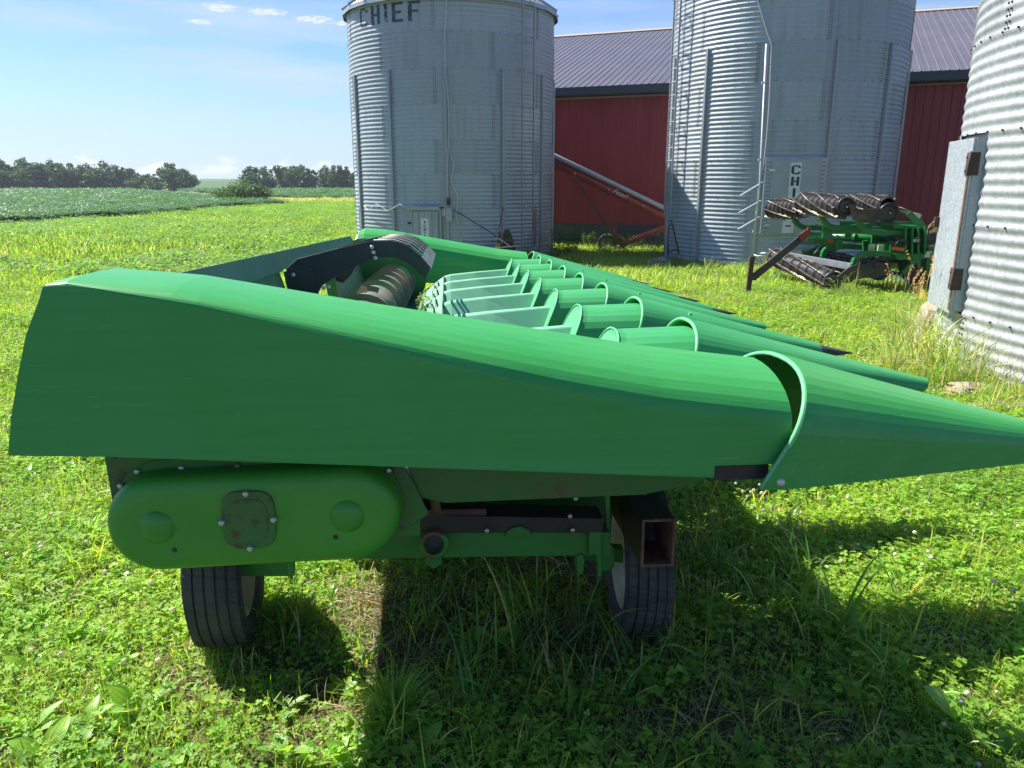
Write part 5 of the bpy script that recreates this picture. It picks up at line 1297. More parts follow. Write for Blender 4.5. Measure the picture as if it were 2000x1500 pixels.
# ---------------------------------------------------------------- folded tillage implement (spiral rolling baskets on a green frame)
YT = 13.0
til = empty('tillage_implement', (5.2, YT + .4, G(5.2, YT + .4)), 0, 'folded green tillage implement with black spiral rolling baskets beside the middle bin', 'tillage implement')
TO = til.location.copy()
M['dustysteel'] = mat('dusty_steel', (.11, .10, .085), .7, .3, var=(.16, .14, .11), vscale=12)
def T(px, py, y=YT): return W(px, py, y) - TO
def basket(p0, p1, R, name='rolling_basket', nb=7, turns=.45, discs=8, ph=0.0):
    p0, p1 = Vector(p0), Vector(p1); ax = (p1 - p0).normalized(); L = (p1 - p0).length; u = ax.cross(Vector((0, 0, 1))).normalized(); w = ax.cross(u)
    root = MB().tube([p0, p1], .022, 8).build(name, M['black'], til)
    def pt(s, t, r=R): return p0 + ax * (L * s) + (u * math.cos(t) + w * math.sin(t)) * r
    for k in range(nb):                                   # notched flat bars, wound in a slow spiral
        b = MB(); n = 40; t0 = ph + 2 * math.pi * k / nb; rows = []
        for i in range(n + 1):
            s = i / n; t = t0 + turns * 2 * math.pi * s * .5; tooth = .011 if i % 2 else 0; q = pt(s, t); tg = (-u * math.sin(t) + w * math.cos(t)) * .006; rr = (u * math.cos(t) + w * math.sin(t))
            rows.append([q - tg - rr * .03, q - tg + rr * tooth, q + tg + rr * tooth, q + tg - rr * .03])
        b.grid(rows, smooth=False, closed=True); b.build('basket_bar', M['toothbar'], root)
    for i in range(discs):
        c = p0 + ax * (L * (i + .5) / discs); MB().lathe([(R - .035, -.004), (R - .012, -.004), (R - .012, .004), (R - .035, .004)], c, ax, 22).build('basket_ring', M['dustysteel'], root)
    MB().lathe([(R - .045, 0), (R - .045, L * .96)], p0 + ax * L * .02, ax, 20).build('inner_drum', M['black'], root)
    return root
M['toothbar'] = mat('worn_pinkish_steel_bar', (.15, .10, .08), .5, .35, var=(.06, .045, .04), vscale=14, var2=(.42, .34, .30), v2scale=16, v2thr=(.52, .64))
def disc_end(c, R, y_out=-.02):
    """end wheel of a basket: dished plate with raised rim and hub"""
    d = MB().lathe([(.001, -.05), (.03, -.05), (.035, -.02), (R * .45, -.012), (R * .62, .02), (R * .82, .02), (R * .84, -.03), (R, -.03), (R, .05), (R * .5, .06)], c, (0, 1, 0), 32).build('end_wheel', M['black'], til)
    MB().lathe([(R * .38, -.018), (R * .60, .0), (R * .60, .004), (R * .38, -.01)], c, (0, 1, 0), 32).build('hub_ring', M['dustysteel'], d)
    MB().lathe([(.014, -.056), (0, -.058)], c, (0, 1, 0), 10).build('hub_bolt', M['zinc'], d)
# lower gang
basket(T(1627, 548, YT), T(1508, 500, YT + 2.0), .175); disc_end(T(1627, 548, YT - .02), .155)
basket(T(1717, 527, YT), T(1600, 505, YT + 2.0), .17, ph=.3); disc_end(T(1717, 526, YT - .02), .185)
# upper gang
basket(T(1650, 405, YT), T(1566, 396, YT + 1.5), .20, ph=.4, turns=.7); disc_end(T(1652, 404, YT - .02), .155)
basket(T(1570, 406, YT + 1.6), T(1506, 408, YT + 2.7), .20, ph=.9); disc_end(T(1568, 402, YT + 1.55), .115)
basket(T(1735, 402, YT), T(1665, 396, YT + 1.5), .17, ph=.1); disc_end(T(1736, 416, YT - .02), .165)
def Pz(pts, y, d, name, m, par=til, bevel=.003):
    q = [T(px, py, y) for px, py in pts]; y0 = q[0].y; return MB().prism([(p.x, p.z) for p in q], (0, d, 0), (0, y0, 0)).build(name, M[m], par, bevel=bevel)
M['armblack'] = mat('black_arm_with_mud', (.020, .020, .022), .5, var=(.05, .04, .03), vscale=7, var2=(.10, .065, .04), v2scale=4, v2thr=(.52, .66))
Pz([(1635, 540), (1656, 524), (1663, 520), (1680, 514), (1697, 520), (1710, 523), (1722, 515), (1728, 522), (1730, 534), (1722, 540), (1712, 543), (1698, 542), (1672, 546), (1660, 552), (1640, 554)], YT - .12, .03, 'walking_beam', 'armblack')
Pz([(1660, 400), (1668, 400), (1676, 408), (1690, 409), (1700, 409), (1712, 406), (1735, 409), (1740, 420), (1732, 428), (1716, 430), (1704, 436), (1690, 435), (1668, 430), (1662, 418)], YT - .12, .03, 'walking_beam', 'armblack')
def tubeT(pts, r, name, m='green_far', n=10): return MB().tube([T(*p) for p in pts], r, n).build(name, M[m], til)
def arc(pts, k=10):          # smooth curve through picture points by Catmull interpolation
    P = [Vector(T(*p)) for p in pts]; out = []
    for i in range(len(P) - 1):
        a, b, c, d = P[max(i - 1, 0)], P[i], P[i + 1], P[min(i + 2, len(P) - 1)]
        for j in range(k):
            t = j / k; out.append(.5 * ((2 * b) + (c - a) * t + (2 * a - 5 * b + 4 * c - d) * t * t + (3 * b - a - 3 * c + d) * t ** 3))
    return out + [P[-1]]
def curved(pts, w=.05, h=.09, name='curved_arm', m='green_far'):
    P = arc(pts); b = MB(); n = len(P); rows = []
    for i, p in enumerate(P):
        t = (P[min(i + 1, n - 1)] - P[max(i - 1, 0)]).normalized(); s = Vector((0, 1, 0)); s = (s - t * s.dot(t)).normalized(); q = t.cross(s)
        rows.append([p + s * w - q * h / 2, p + s * w + q * h / 2, p - s * w + q * h / 2, p - s * w - q * h / 2])
    b.grid(rows, closed=True, smooth=False); b.add(rows[0], [(0, 1, 2, 3)]); b.add(rows[-1], [(3, 2, 1, 0)]); return b.build(name, M[m], til, bevel=.004)
for y in (YT + .2,): curved([(1667, 517, y), (1672, 505, y), (1684, 497, y), (1702, 495, y), (1738, 496, y)])
y = YT + 1.2; curved([(1607, 502, y), (1611, 490, y), (1622, 483, y), (1645, 481, y), (1700, 484, y)])
y = YT + 1.8; curved([(1596, 499, y), (1600, 488, y), (1612, 481, y), (1640, 479, y)])
y = YT + .6; curved([(1602, 418, y), (1609, 432, y), (1622, 442, y), (1650, 445, y), (1700, 440, y)])
y = YT + 1.8; curved([(1552, 426, y), (1557, 437, y), (1570, 444, y), (1598, 445, y), (1640, 447, y)])
y = YT + .2; curved([(1676, 430, y), (1683, 444, y), (1694, 452, y), (1712, 454, y), (1760, 455, y)])
y = YT + 1.0; tubeT([(1580, 461, y + .6), (1700, 466, y), (1752, 470, y - .1)], .075, 'main_tube'); tubeT([(1580, 461, y + .61), (1583, 461, y + .6)], .09, 'tube_collar'); tubeT([(1668, 465, y + .1), (1672, 465, y + .08)], .088, 'tube_collar')
MB().bar(T(1565, 474, YT + 1.9), T(1640, 472, YT + 1.5), .09, .07).build('frame_bar', M['green_far'], til)
MB().bar(T(1530, 497, YT + 1.6), T(1665, 521, YT + .15), .09, .10).build('gang_beam', M['galv_dk'], til)
MB().bar(T(1570, 493, YT + 2.2), T(1664, 514, YT + .9), .09, .08).build('gang_beam', M['black'], til)
MB().bar(T(1542, 424, YT + 2.2), T(1600, 417, YT + 1.0), .06, .05).build('scraper_bar', M['galv_dk'], til)
MB().bar(T(1575, 516, YT + 1.2), T(1588, 505, YT + 1.1), .04, .12).build('gusset_plate', M['black'], til)
MB().bar(T(1605, 452, YT + .9), T(1760, 447, YT + .5), .10, .10).build('frame_bar', M['green_far'], til)
MB().bar(T(1640, 436, YT + .9), T(1790, 438, YT + .6), .10, .08).build('frame_bar', M['green_far'], til)
MB().bar(T(1700, 484, YT + .5), T(1765, 486, YT + .4), .12, .16).build('frame_bar', M['green_far'], til)
for (x0, y0_, x1, y1_) in ((1612, 440, 1612, 462), (1660, 440, 1656, 464), (1708, 455, 1706, 490), (1738, 440, 1738, 470), (1640, 470, 1640, 486), (1690, 470, 1692, 500)):
    MB().bar(T(x0, y0_, YT + .8), T(x1, y1_, YT + .8), .05, .10).build('frame_post', M['green_far'], til)
Pz([(1746, 440), (1812, 442), (1812, 448), (1746, 446)], YT + .1, .5, 'hinge_frame', 'green_far')
Pz([(1746, 496), (1810, 494), (1806, 506), (1754, 508)], YT + .1, .5, 'hinge_frame', 'green_far')
for x in (1768, 1781, 1793, 1806): Pz([(x, 444), (x + 4, 444), (x + 3, 497), (x - 1, 497)], YT + .05, .45, 'hinge_plate', 'green_far')
Pz([(1742, 463), (1766, 446), (1768, 452), (1764, 500), (1748, 500), (1738, 490)], YT + .25, .03, 'side_plate', 'green_far')
MB().bar(T(1774, 416, YT + .3), T(1808, 448, YT + .2), .05, .10).build('brace', M['green_far'], til)
MB().bar(T(1762, 534, YT + .1), T(1788, 507, YT + .15), .05, .08).build('brace', M['green_far'], til)
MB().bar(T(1795, 425, YT + .3), T(1806, 445, YT + .3), .05, .05).build('brace', M['green_far'], til)
tubeT([(1735, 472, YT + .2), (1750, 474, YT + .1), (1764, 468, YT + .1), (1770, 478, YT + .05)], .05, 'hydraulic_hose', 'black')
tubeT([(1748, 482, YT), (1756, 470, YT), (1752, 460, YT + .1), (1738, 466, YT + .2)], .022, 'hydraulic_hose', 'cable_dark')
tubeT([(1690, 505, YT + .3), (1716, 506, YT + .2), (1732, 516, YT + .1)], .02, 'hydraulic_hose', 'cable_dark')
MB().lathe([(.055, 0), (.055, .04), (.03, .05), (0, .05)], T(1789, 469, YT + .04), (0, -1, 0), 18).build('round_badge', M['dustysteel'], til)
# lettering on the badge
b = MB(); q = T(1784, 471, YT - .02)
for i, g in enumerate(('#.#|#.#|#.#|###', '#...#|##.##|#.#.#|#...#')):
    for r, row in enumerate(g.split('|')):
        for c_i, ch in enumerate(row):
            if ch == '#': b.box(q + Vector((i * .04 + c_i * .010, 0, .03 - r * .012)), (.009, .004, .011))
b.build('lettering', M['white'], til)
for (x, y0_, m) in ((1690, 448, 'cream'), (1702, 450, 'cream'), (1716, 452, 'cream')): MB().box(T(x, y0_, YT + 1.3), (.09, .04, .09)).build('pale_plate', M[m], til)
for x in (1702, 1720): MB().box(T(x, 484, YT + .35), (.10, .03, .10)).build('pale_plate', M['cream'], til)
MB().box(T(1756, 466, YT + .22), (.11, .05, .07)).build('cylinder_block', M['yellow'], til)
for x, y0_, yy in ((1622, 471, YT + 1.1), (1748, 485, YT + .05), (1760, 487, YT + .05)): MB().box(T(x, y0_, yy), (.10, .01, .055)).build('reflector', M['orange'], til)
# spring tines: pale rods hanging low and folded rods on top
for i in range(8):
    p = T(1727 + i * 8.2, 529 + i * 1.6, YT + .15); MB().tube([p, p + Vector((.004, 0, -.12)), p + Vector((.0, -.02, -.30))], .013, 6).build('tine', M['brightsteel'], til)
MB().bar(T(1722, 528, YT + .2), T(1790, 542, YT + .2), .06, .06).build('tine_bar', M['dkrust'], til)
MB().bar(T(1740, 405, YT + .9), T(1798, 422, YT + .5), .08, .05).build('tine_bar', M['brightsteel'], til)
for i in range(13):
    p = T(1700 + i * 7.6, 396 + i * 1.9, YT + 1.1 - i * .045); MB().tube([p, p + Vector((-.24, .15, .12))], .010, 6).build('tine', M['toothbar'], til)
for i in range(10):
    p = T(1700 + i * 9, 500 + (i % 3) * 5, YT + .8); MB().box(p, (.08, .2, .05), Matrix.Rotation(i * .7, 3, 'Z')).build('disc_blade', M['dustysteel'], til)
for x, y0_ in ((1615, 512), (1590, 497), (1640, 502), (1655, 506)):
    MB().tube([T(x, y0_, YT + 1.3), T(x + 6, y0_ - 8, YT + 1.3), T(x + 14, y0_ - 2, YT + 1.3)], .02, 6).build('clamp_bolt', M['dustysteel'], til)
wt = T(1806, 547, YT + .7); wt.z = .50; wheel(til, wt, (1, 0, 0) if False else (.15, -1, 0), .50, .30, .27, rimmat='cream')
MB().box(T(1808, 510, YT + .6), (.10, .25, .5)).build('wheel_leg', M['green_far'], til)
MB().box(T(1811, 497, YT + .09), (.09, .005, .10)).build('white_decal', M['white'], til)
for x in (1520, 1560): MB().bar(T(x + 30, 505, YT + 2.0), T(x + 90, 478, YT + 1.9), .05, .07).build('frame_bar', M['green_far'], til)

# ---------------------------------------------------------------- post with slanting bar, and the pipe standing on it
po = W(1461, 568, 12.6); po.z = G(po.x, po.y) - .02
post = empty('steel_post', po, 0, 'rusty steel post with a slanting black bar ending in red', 'post')
def Rl(o, *ps): return [Vector(p) - o.location for p in ps]
MB().bar(po - post.location, *Rl(post, W(1469, 501, 12.6)), .055, .075, up=(1, 0, 0)).build('upright', M['dkrust'], post)
MB().bar(*Rl(post, W(1472, 541, 12.58), W(1576, 456, 12.5)), .06, .105).build('slanting_bar', M['black_tube'], post)
M['redtip'] = mat('red_bar_end', (.17, .018, .016), .5, var=(.16, .015, .015), vscale=9)
MB().bar(*Rl(post, W(1561, 466.5, 12.46), W(1578, 454, 12.44)), .062, .107).build('red_end', M['redtip'], post)
MB().bar(*Rl(post, W(1576, 457, 12.44), W(1581, 444, 12.44)), .05, .05).build('red_end', M['redtip'], post)
MB().bar(*Rl(post, W(1465, 541, 12.59), W(1477, 542, 12.59)), .09, .09).build('hinge_block', M['dkrust'], post)
pt_ = W(1470, 500, 12.6); top_ = W(1499, 84, 17.6); rp = W(1470, 500, 12.6)
mast_top = W(1496, 100, 12.9)
mast = empty('pipe_mast', pt_, 0, 'tall thin galvanised pipe with three slanting rods standing on the rusty post', 'pipe')
MB().tube(Rl(mast, pt_, W(1484, 360, 12.7), W(1497, 86, 12.95)), .017, 10).build('pipe', M['brightsteel'] if False else M['galv'], mast)
for px, py in ((1472, 452), (1478, 415), (1490, 162), (1483, 312)): c0 = W(px, py, 12.68); MB().lathe([(.022, -.02), (.024, 0), (.022, .02)], *Rl(mast, c0), (0, 0, 1), 12).build('coupling', M['galv'], mast)
for (x0, y0_, x1, y1_) in ((1445, 383, 1486, 358), (1443, 416, 1483, 394), (1441, 448, 1480, 426)):
    MB().tube(Rl(mast, W(x0, y0_, 12.2), W(x1 + 3, y1_ - 2, 12.85)), .011, 6).build('rod', M['white'], mast)
st_ = MB().tube(Rl(mast, W(1472, 497, 12.6), W(1478, 500, 12.5), W(1492, 500, 12.4)), .011, 6).build('side_arm', M['white'], mast)
MB().lathe([(.001, .02), (.05, .012), (.055, 0), (.001, -.01)], *Rl(mast, W(1492, 495, 12.4)), (0, 0, 1), 14).build('white_cap', M['white'], mast)

# ---------------------------------------------------------------- yellow and green machine behind the right bin's door
yo = W(1835, 500, 15.2); yo.z = G(yo.x, yo.y)
ym = empty('seed_planter', yo, 0, 'yellow hood and pale green tank of a machine half hidden behind the right bin door', 'planter')
def Yp(px, py, y=15.2): return W(px, py, y) - yo
rows = []
for t in np.linspace(0, 1, 9):
    rows.append([Yp(1813 + 4 * math.sin(t * 3), 462 - 20 * t, 15.0 + q * 1.1) + Vector((.35 * (1 - math.cos(t * 1.5)), 0, .05 * math.sin(q * 3))) for q in np.linspace(0, 1, 5)])
rows2 = [[p for p in r] for r in rows]
MB().grid([[Yp(x, y_, 15.0 + q) for q in (0, .5, 1.0)] for x, y_ in ((1814, 461), (1812, 452), (1816, 442), (1826, 432), (1842, 425), (1870, 424))], smooth=True).build('yellow_hood', M['yellow'], ym, solid=.02)
MB().prism([(0, 0), (.02, .09), (.09, .22), (.2, .30), (.6, .34), (.6, -.02)], (0, .02, 0), Yp(1815, 461, 15.0), (1, 0, 0), (0, 0, 1)).build('yellow_side', M['yellow'], ym)
MB().prism([(-.02, 0), (.32, .16), (.6, .20), (.6, 0)], (0, .3, 0), Yp(1816, 463, 14.9), (1, 0, 0), (0, 0, 1)).build('white_shield', M['white'], ym)
MB().tube([Yp(1812, 473, 15.3), Yp(1880, 470, 15.6)], .17, 20).build('tank', M['green_dusty'], ym)
MB().tube([Yp(1811, 480, 15.1), Yp(1826, 478, 15.0), Yp(1838, 486, 15.0), Yp(1840, 500, 15.0)], .02, 8).build('hose', M['cable_dark'], ym)
MB().box(Yp(1845, 520, 15.3), (.7, .8, .9)).build('frame', M['green_far'], ym, bevel=.03)
b = MB(); b.tube([Yp(1826, 432, 14.95), Yp(1834, 426, 14.9), Yp(1840, 430, 14.9)], .035, 8); b.tube([Yp(1820, 438, 14.95), Yp(1830, 430, 14.9)], .02, 8); b.build('hood_latch', M['dkrust'], ym)

# ---------------------------------------------------------------- unload drive leaning on the left bin
uo = W(987, 490, 18.9); uo.z = G(uo.x, uo.y)
un = empty('drive_head', uo, 0, 'black bearing plate and rusty pulley tied with twine at the foot of the left bin', 'pulley drive')
def Up(px, py, y=18.9): return W(px, py, y) - uo
def q2(pts, y): 
    r = [Up(a, b_, y) for a, b_ in pts]; return r[0].y, [(p.x, p.z) for p in r]
def plate(pts, y, d, name, m):
    y0, pp = q2(pts, y); return MB().prism(pp, (0, d, 0), (0, y0, 0)).build(name, M[m], un, bevel=.004)
plate([(980, 478), (982, 456), (985, 450), (990, 447), (995, 449), (998, 455), (1005, 477), (1005, 492), (980, 492)], 18.8, .05, 'bearing_plate', 'black')
MB().lathe([(.045, 0), (.05, -.03), (.03, -.04), (.028, .0), (.0, .0)], Up(991, 460, 18.78), (0, 1, 0), 18).build('bearing', M['dkrust'], un)
plate([(970, 474), (974, 452), (979, 452), (978, 476)], 18.85, .18, 'motor_guard', 'rust')
plate([(969, 486), (970, 475), (978, 475), (978, 488)], 18.85, .15, 'motor_base', 'yellow')
pw_ = MB().lathe([(.17, -.02), (.19, -.02), (.17, 0), (.19, .02), (.155, .02), (.155, -.02), (.17, -.02)], Up(992, 484, 18.72), (0, 1, 0), 30).build('pulley', M['rust'], un)
b = MB()
for k in range(5): a = k * 2 * math.pi / 5 + .3; b.bar(Up(992, 484, 18.72), Up(992, 484, 18.72) + Vector((math.cos(a) * .16, 0, math.sin(a) * .16)), .03, .02)
b.build('pulley_spoke', M['rust'], pw_)
MB().tube([Up(967, 465, 18.7), Up(973, 466, 18.6), Up(984, 472, 18.6), Up(994, 480, 18.6), Up(998, 483, 18.6)], .012, 6).tube([Up(966, 482, 18.65), Up(974, 484, 18.6), Up(990, 482, 18.6), Up(1003, 481, 18.6), Up(1009, 479, 18.6)], .014, 6).build('twine', M['cable'], un)
c = MB().tube([W(885, 409, 19.6), W(905, 421, 19.4), W(930, 437, 19.2), W(958, 453, 19.0), W(968, 462, 18.85)], .012, 6).build('black_cable', M['cable_dark']); tag(c, 'black cable running down from the electrical box to the pulley drive', 'cable')
c = MB().tube([W(984, 405, 19.4), W(979, 425, 19.2), W(974, 447, 19.0)], .010, 6).build('black_cable', M['cable_dark']); tag(c, 'short black cable down the stiffener to the pulley drive', 'cable')

# loose things by the middle bin's foot
hb = W(1312, 462, 18.6)
b = MB(); z0_ = G(hb.x, hb.y)
b.tube([W(1311, 430, 18.8), W(1318, 460, 18.7), W(1324, 485, 18.6), W(1326, 496, 18.6)], .020, 6); b.tube([W(1306, 440, 18.8), W(1304, 470, 18.7), W(1305, 498, 18.7)], .020, 6); b.tube([W(1305, 492, 18.7), W(1315, 489, 18.6), W(1325, 487, 18.6)], .016, 6)
b.build('rusty_rack', M['dkrust']); tag(bpy.data.objects['rusty_rack'], 'thin rusty rod rack leaning by the ladder foot of the middle bin', 'rack')
def rock(name, p, s, label, seed, m='stone', grp=None):
    r_ = random.Random(seed); b = MB(); rows = []; n = 12
    for i in range(8):
        t = math.pi * i / 7; row = []
        for k in range(n):
            a = 2 * math.pi * k / n; f = 1 + .18 * math.sin(3 * a + seed + i) + .12 * math.sin(5 * a * 1.0 + t * 4 + seed * 2) + r_.uniform(-.07, .07)
            row.append((s[0] * math.sin(t) * math.cos(a) * f, s[1] * math.sin(t) * math.sin(a) * f, s[2] * math.cos(t) * (1 + r_.uniform(-.06, .06))))
        rows.append(row)
    o = b.grid(rows, closed=True, smooth=False).build(name, M[m]); o.location = p; return tag(o, label, 'stone', grp)
def Gp(px, py, y, dz=0): p = W(px, py, y); p.z = G(p.x, p.y) + dz; return p
rock('stone', Gp(1292, 500, 18.2, .06), (.28, .25, .2), 'grey stone in the grass at the left foot of the middle bin', 3, 'concrete')
rock('stone', Gp(1829, 650, 8.9, .12), (.26, .30, .30), 'big tan boulder beside the right bin under its door', 7)
rock('stone', Gp(1890, 772, 5.95, .03), (.20, .13, .07), 'flat pale stone in the weeds in front of the right bin', 12)
rock('stone', Gp(1705, 700, 6.6, .03), (.16, .12, .07), 'small tan stone past the second snout tip', 15)
rock('stone', Gp(1965, 800, 5.45, .0), (.34, .14, .07), 'long flat grey stone at the right edge below the bin', 21, 'concrete')
rock('stone', Gp(1895, 732, 6.6, .02), (.14, .16, .10), 'dark broken stone against the right bin base', 25, 'concrete')

# ---------------------------------------------------------------- individual weeds and tall grass
def plant(name, me, p, s, rz, label, cat, grp=None):
    o = link(name, me); o.location = p; o.scale = (s, s, s); o.rotation_euler = (0, 0, rz); return tag(o, label, cat, grp)
SH = [src_seedhead('seed_head_grass', 9, .55, .95, .16) for i in range(3)]
TG = [src_grass('tall_grass', 60, .20, .30, .75, .006, .012, [(.16, .24, .06), (.12, .22, .04), (.24, .26, .10)], .15, 8, .5, 1.3) for i in range(4)]
plant('dry_grass_clump', SH[0], Gp(1790, 640, 8.4), 1.05, 0, 'tan seed head grass in front of the implement wheel', 'grass clump')
plant('dry_grass_clump', SH[1], Gp(1760, 640, 9.2), 1.0, 1, 'drooping tan seed head grass left of the boulder', 'grass clump')
plant('dry_grass_clump', SH[2], Gp(1858, 650, 7.6), 1.15, 2, 'dry seed heads against the lower part of the right bin door', 'grass clump')
for i, (px, py, y, s, lab) in enumerate(((1800, 690, 7.2, 1.0, 'tall green grass clump left of the right bin'), (1850, 700, 7.0, 1.0, 'tall green grass clump against the right bin wall'), (1880, 700, 6.5, .8, 'arching green grass in front of the right bin door foot'), (1760, 680, 7.8, .8, 'loose grass clump near the boulder'), (1925, 780, 5.7, .62, 'grass clump by the flat pale stone'), (1985, 800, 5.5, .7, 'grass clump at the right picture edge under the bin'), (1830, 740, 6.3, .7, 'green grass clump behind the longest snout'), (1500, 520, 16.9, .9, 'grass at the foot of the middle bin behind the post'), (1390, 500, 17.2, .7, 'low grass along the foot of the middle bin'), (1650, 565, 12.6, .8, 'dark grass clump under the rolling baskets'), (1775, 660, 7.9, 1.0, 'tall grass clump left of the boulder'), (1822, 700, 6.9, 1.1, 'tallest green grass clump between boulder and bin wall'), (1868, 740, 6.2, .85, 'grass clump above the flat pale stone'), (1905, 745, 6.1, .7, 'thin grass clump against the bin wall'), (1745, 710, 7.0, .7, 'low grass clump past the second snout'), (1950, 830, 5.2, .6, 'grass clump low at the right edge'), (1700, 705, 6.8, .45, 'short grass clump by the small tan stone'))):
    plant('tall_grass_clump', TG[i % 4], Gp(px, py, y), s, i * 1.3, lab, 'grass clump')
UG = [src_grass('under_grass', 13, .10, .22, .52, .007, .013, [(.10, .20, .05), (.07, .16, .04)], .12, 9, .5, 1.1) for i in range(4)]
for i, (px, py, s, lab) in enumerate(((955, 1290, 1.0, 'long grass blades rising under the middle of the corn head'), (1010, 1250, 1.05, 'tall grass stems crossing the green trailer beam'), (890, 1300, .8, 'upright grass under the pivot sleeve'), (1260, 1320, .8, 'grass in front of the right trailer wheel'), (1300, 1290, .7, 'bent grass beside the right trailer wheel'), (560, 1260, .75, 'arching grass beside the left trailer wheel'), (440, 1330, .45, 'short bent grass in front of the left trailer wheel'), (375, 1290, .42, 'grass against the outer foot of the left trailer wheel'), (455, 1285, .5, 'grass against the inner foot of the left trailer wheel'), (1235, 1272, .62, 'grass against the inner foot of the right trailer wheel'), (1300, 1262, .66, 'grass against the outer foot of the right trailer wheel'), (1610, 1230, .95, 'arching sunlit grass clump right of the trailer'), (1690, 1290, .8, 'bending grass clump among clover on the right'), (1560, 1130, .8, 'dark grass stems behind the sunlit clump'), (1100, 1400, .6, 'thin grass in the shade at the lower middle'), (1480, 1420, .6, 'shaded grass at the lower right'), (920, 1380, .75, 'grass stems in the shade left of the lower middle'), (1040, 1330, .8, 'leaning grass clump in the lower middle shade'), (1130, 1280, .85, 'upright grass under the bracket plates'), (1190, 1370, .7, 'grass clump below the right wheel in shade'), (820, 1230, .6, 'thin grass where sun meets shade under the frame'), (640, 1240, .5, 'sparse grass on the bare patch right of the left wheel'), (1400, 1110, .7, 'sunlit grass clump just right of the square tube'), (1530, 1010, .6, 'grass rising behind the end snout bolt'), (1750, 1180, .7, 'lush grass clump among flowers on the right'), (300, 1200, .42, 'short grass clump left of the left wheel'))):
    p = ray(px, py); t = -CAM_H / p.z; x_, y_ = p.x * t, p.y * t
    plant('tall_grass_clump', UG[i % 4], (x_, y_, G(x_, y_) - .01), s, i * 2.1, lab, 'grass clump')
b = LB()
for i in range(260):
    r = .05 * math.sqrt(rng.random()); a = rng.uniform(0, 6.283); b.blade(np.array([r * math.cos(a), r * math.sin(a), 0.]), a + rng.normal(0, .4), rng.uniform(.05, .8), rng.uniform(.10, .20), .0026, jit((.17, .28, .04)), 5, .8)
p = ray(765, 1400); t = -CAM_H / p.z; plant('fine_grass_tuft', b.mesh('fine_grass_tuft', M['leaf']), (p.x * t, p.y * t, G(p.x * t, p.y * t)), 1.0, 0, 'fine yellow green grass tuft on the bare patch at the lower middle', 'grass tuft')
# broad leaved plants near the camera: every leaf a part
def leafmesh(L, w, elev, c, droop):
    b = LB(); plantain_leaf(b, 0, L, w, elev, np.array(c), droop, 10); return b.mesh('leaf', M['leaf'])
LM = [leafmesh(L, w, e, c, d) for (L, w, e, c, d) in ((.15, .075, .75, (.15, .29, .04), .35), (.13, .07, .45, (.12, .25, .04), .3), (.16, .085, 1.0, (.17, .30, .04), .3), (.11, .06, .3, (.10, .22, .04), .4), (.14, .06, .6, (.13, .27, .05), .5))]
spots = ((270, 1395, 5, 1.1, 'largest upright broad leaved plant at the lower left'), (170, 1420, 5, 1.0, 'broad leaved plant left of the largest one'), (560, 1480, 5, .9, 'broad leaved plant at the bottom edge left of the middle'), (690, 1500, 4, .95, 'two toned broad leaved plant at the bottom edge near the tuft'), (90, 1480, 5, .9, 'broad leaved plant in the lower left corner'), (340, 1490, 5, .8, 'broad leaved plant at the bottom edge below the left wheel'), (150, 1235, 5, .9, 'broad leaved plant left of the left wheel'), (60, 1310, 4, .8, 'broad leaved plant near the left edge'), (830, 1480, 4, .9, 'pale broad leaved plant in the shade at the bottom'), (960, 1270, 4, .9, 'shaded broad leaved plant under the corn head'), (1370, 1235, 4, 1.0, 'shaded broad leaved plant right of the right wheel'), (1350, 1330, 4, .9, 'shaded broad leaved plant below the right wheel'), (1640, 1300, 4, .8, 'broad leaved plant by the arching grass'), (1760, 1270, 4, .9, 'round leaved plant at the shade edge on the right'), (1870, 1420, 6, 1.15, 'sunlit broad leaved plant at the lower right'), (1950, 1480, 5, 1.0, 'broad leaved plant in the lower right corner'), (1790, 1470, 4, .9, 'broad leaved plant left of the lower right corner'), (1180, 1490, 4, .8, 'broad leaved plant in the shade at the bottom middle'), (1440, 1480, 4, .8, 'broad leaved plant at the bottom right of the shade'), (560, 1390, 3, .7, 'single leafed weed beside the bare patch'), (870, 1390, 3, .8, 'yellowing weed in the lower middle shade'), (240, 1300, 4, .7, 'low broad leaved plant before the left wheel'))
for i, (px, py, n, s, lab) in enumerate(spots):
    p = ray(px, py); t = -CAM_H / p.z; x_, y_ = p.x * t, p.y * t
    r = empty('broadleaf_plant', (x_, y_, G(x_, y_) + .01), rnd.uniform(0, 6.28), lab, 'weed'); s *= .72; r.scale = (s, s, s)
    for k in range(n):
        o = link('leaf', LM[(k + i) % 5], r); o.rotation_euler = (rnd.uniform(-.25, .25), rnd.uniform(-.25, .2), k * 2.4 + rnd.uniform(-.3, .3)); f = rnd.uniform(.75, 1.15); o.scale = (f, f, f)
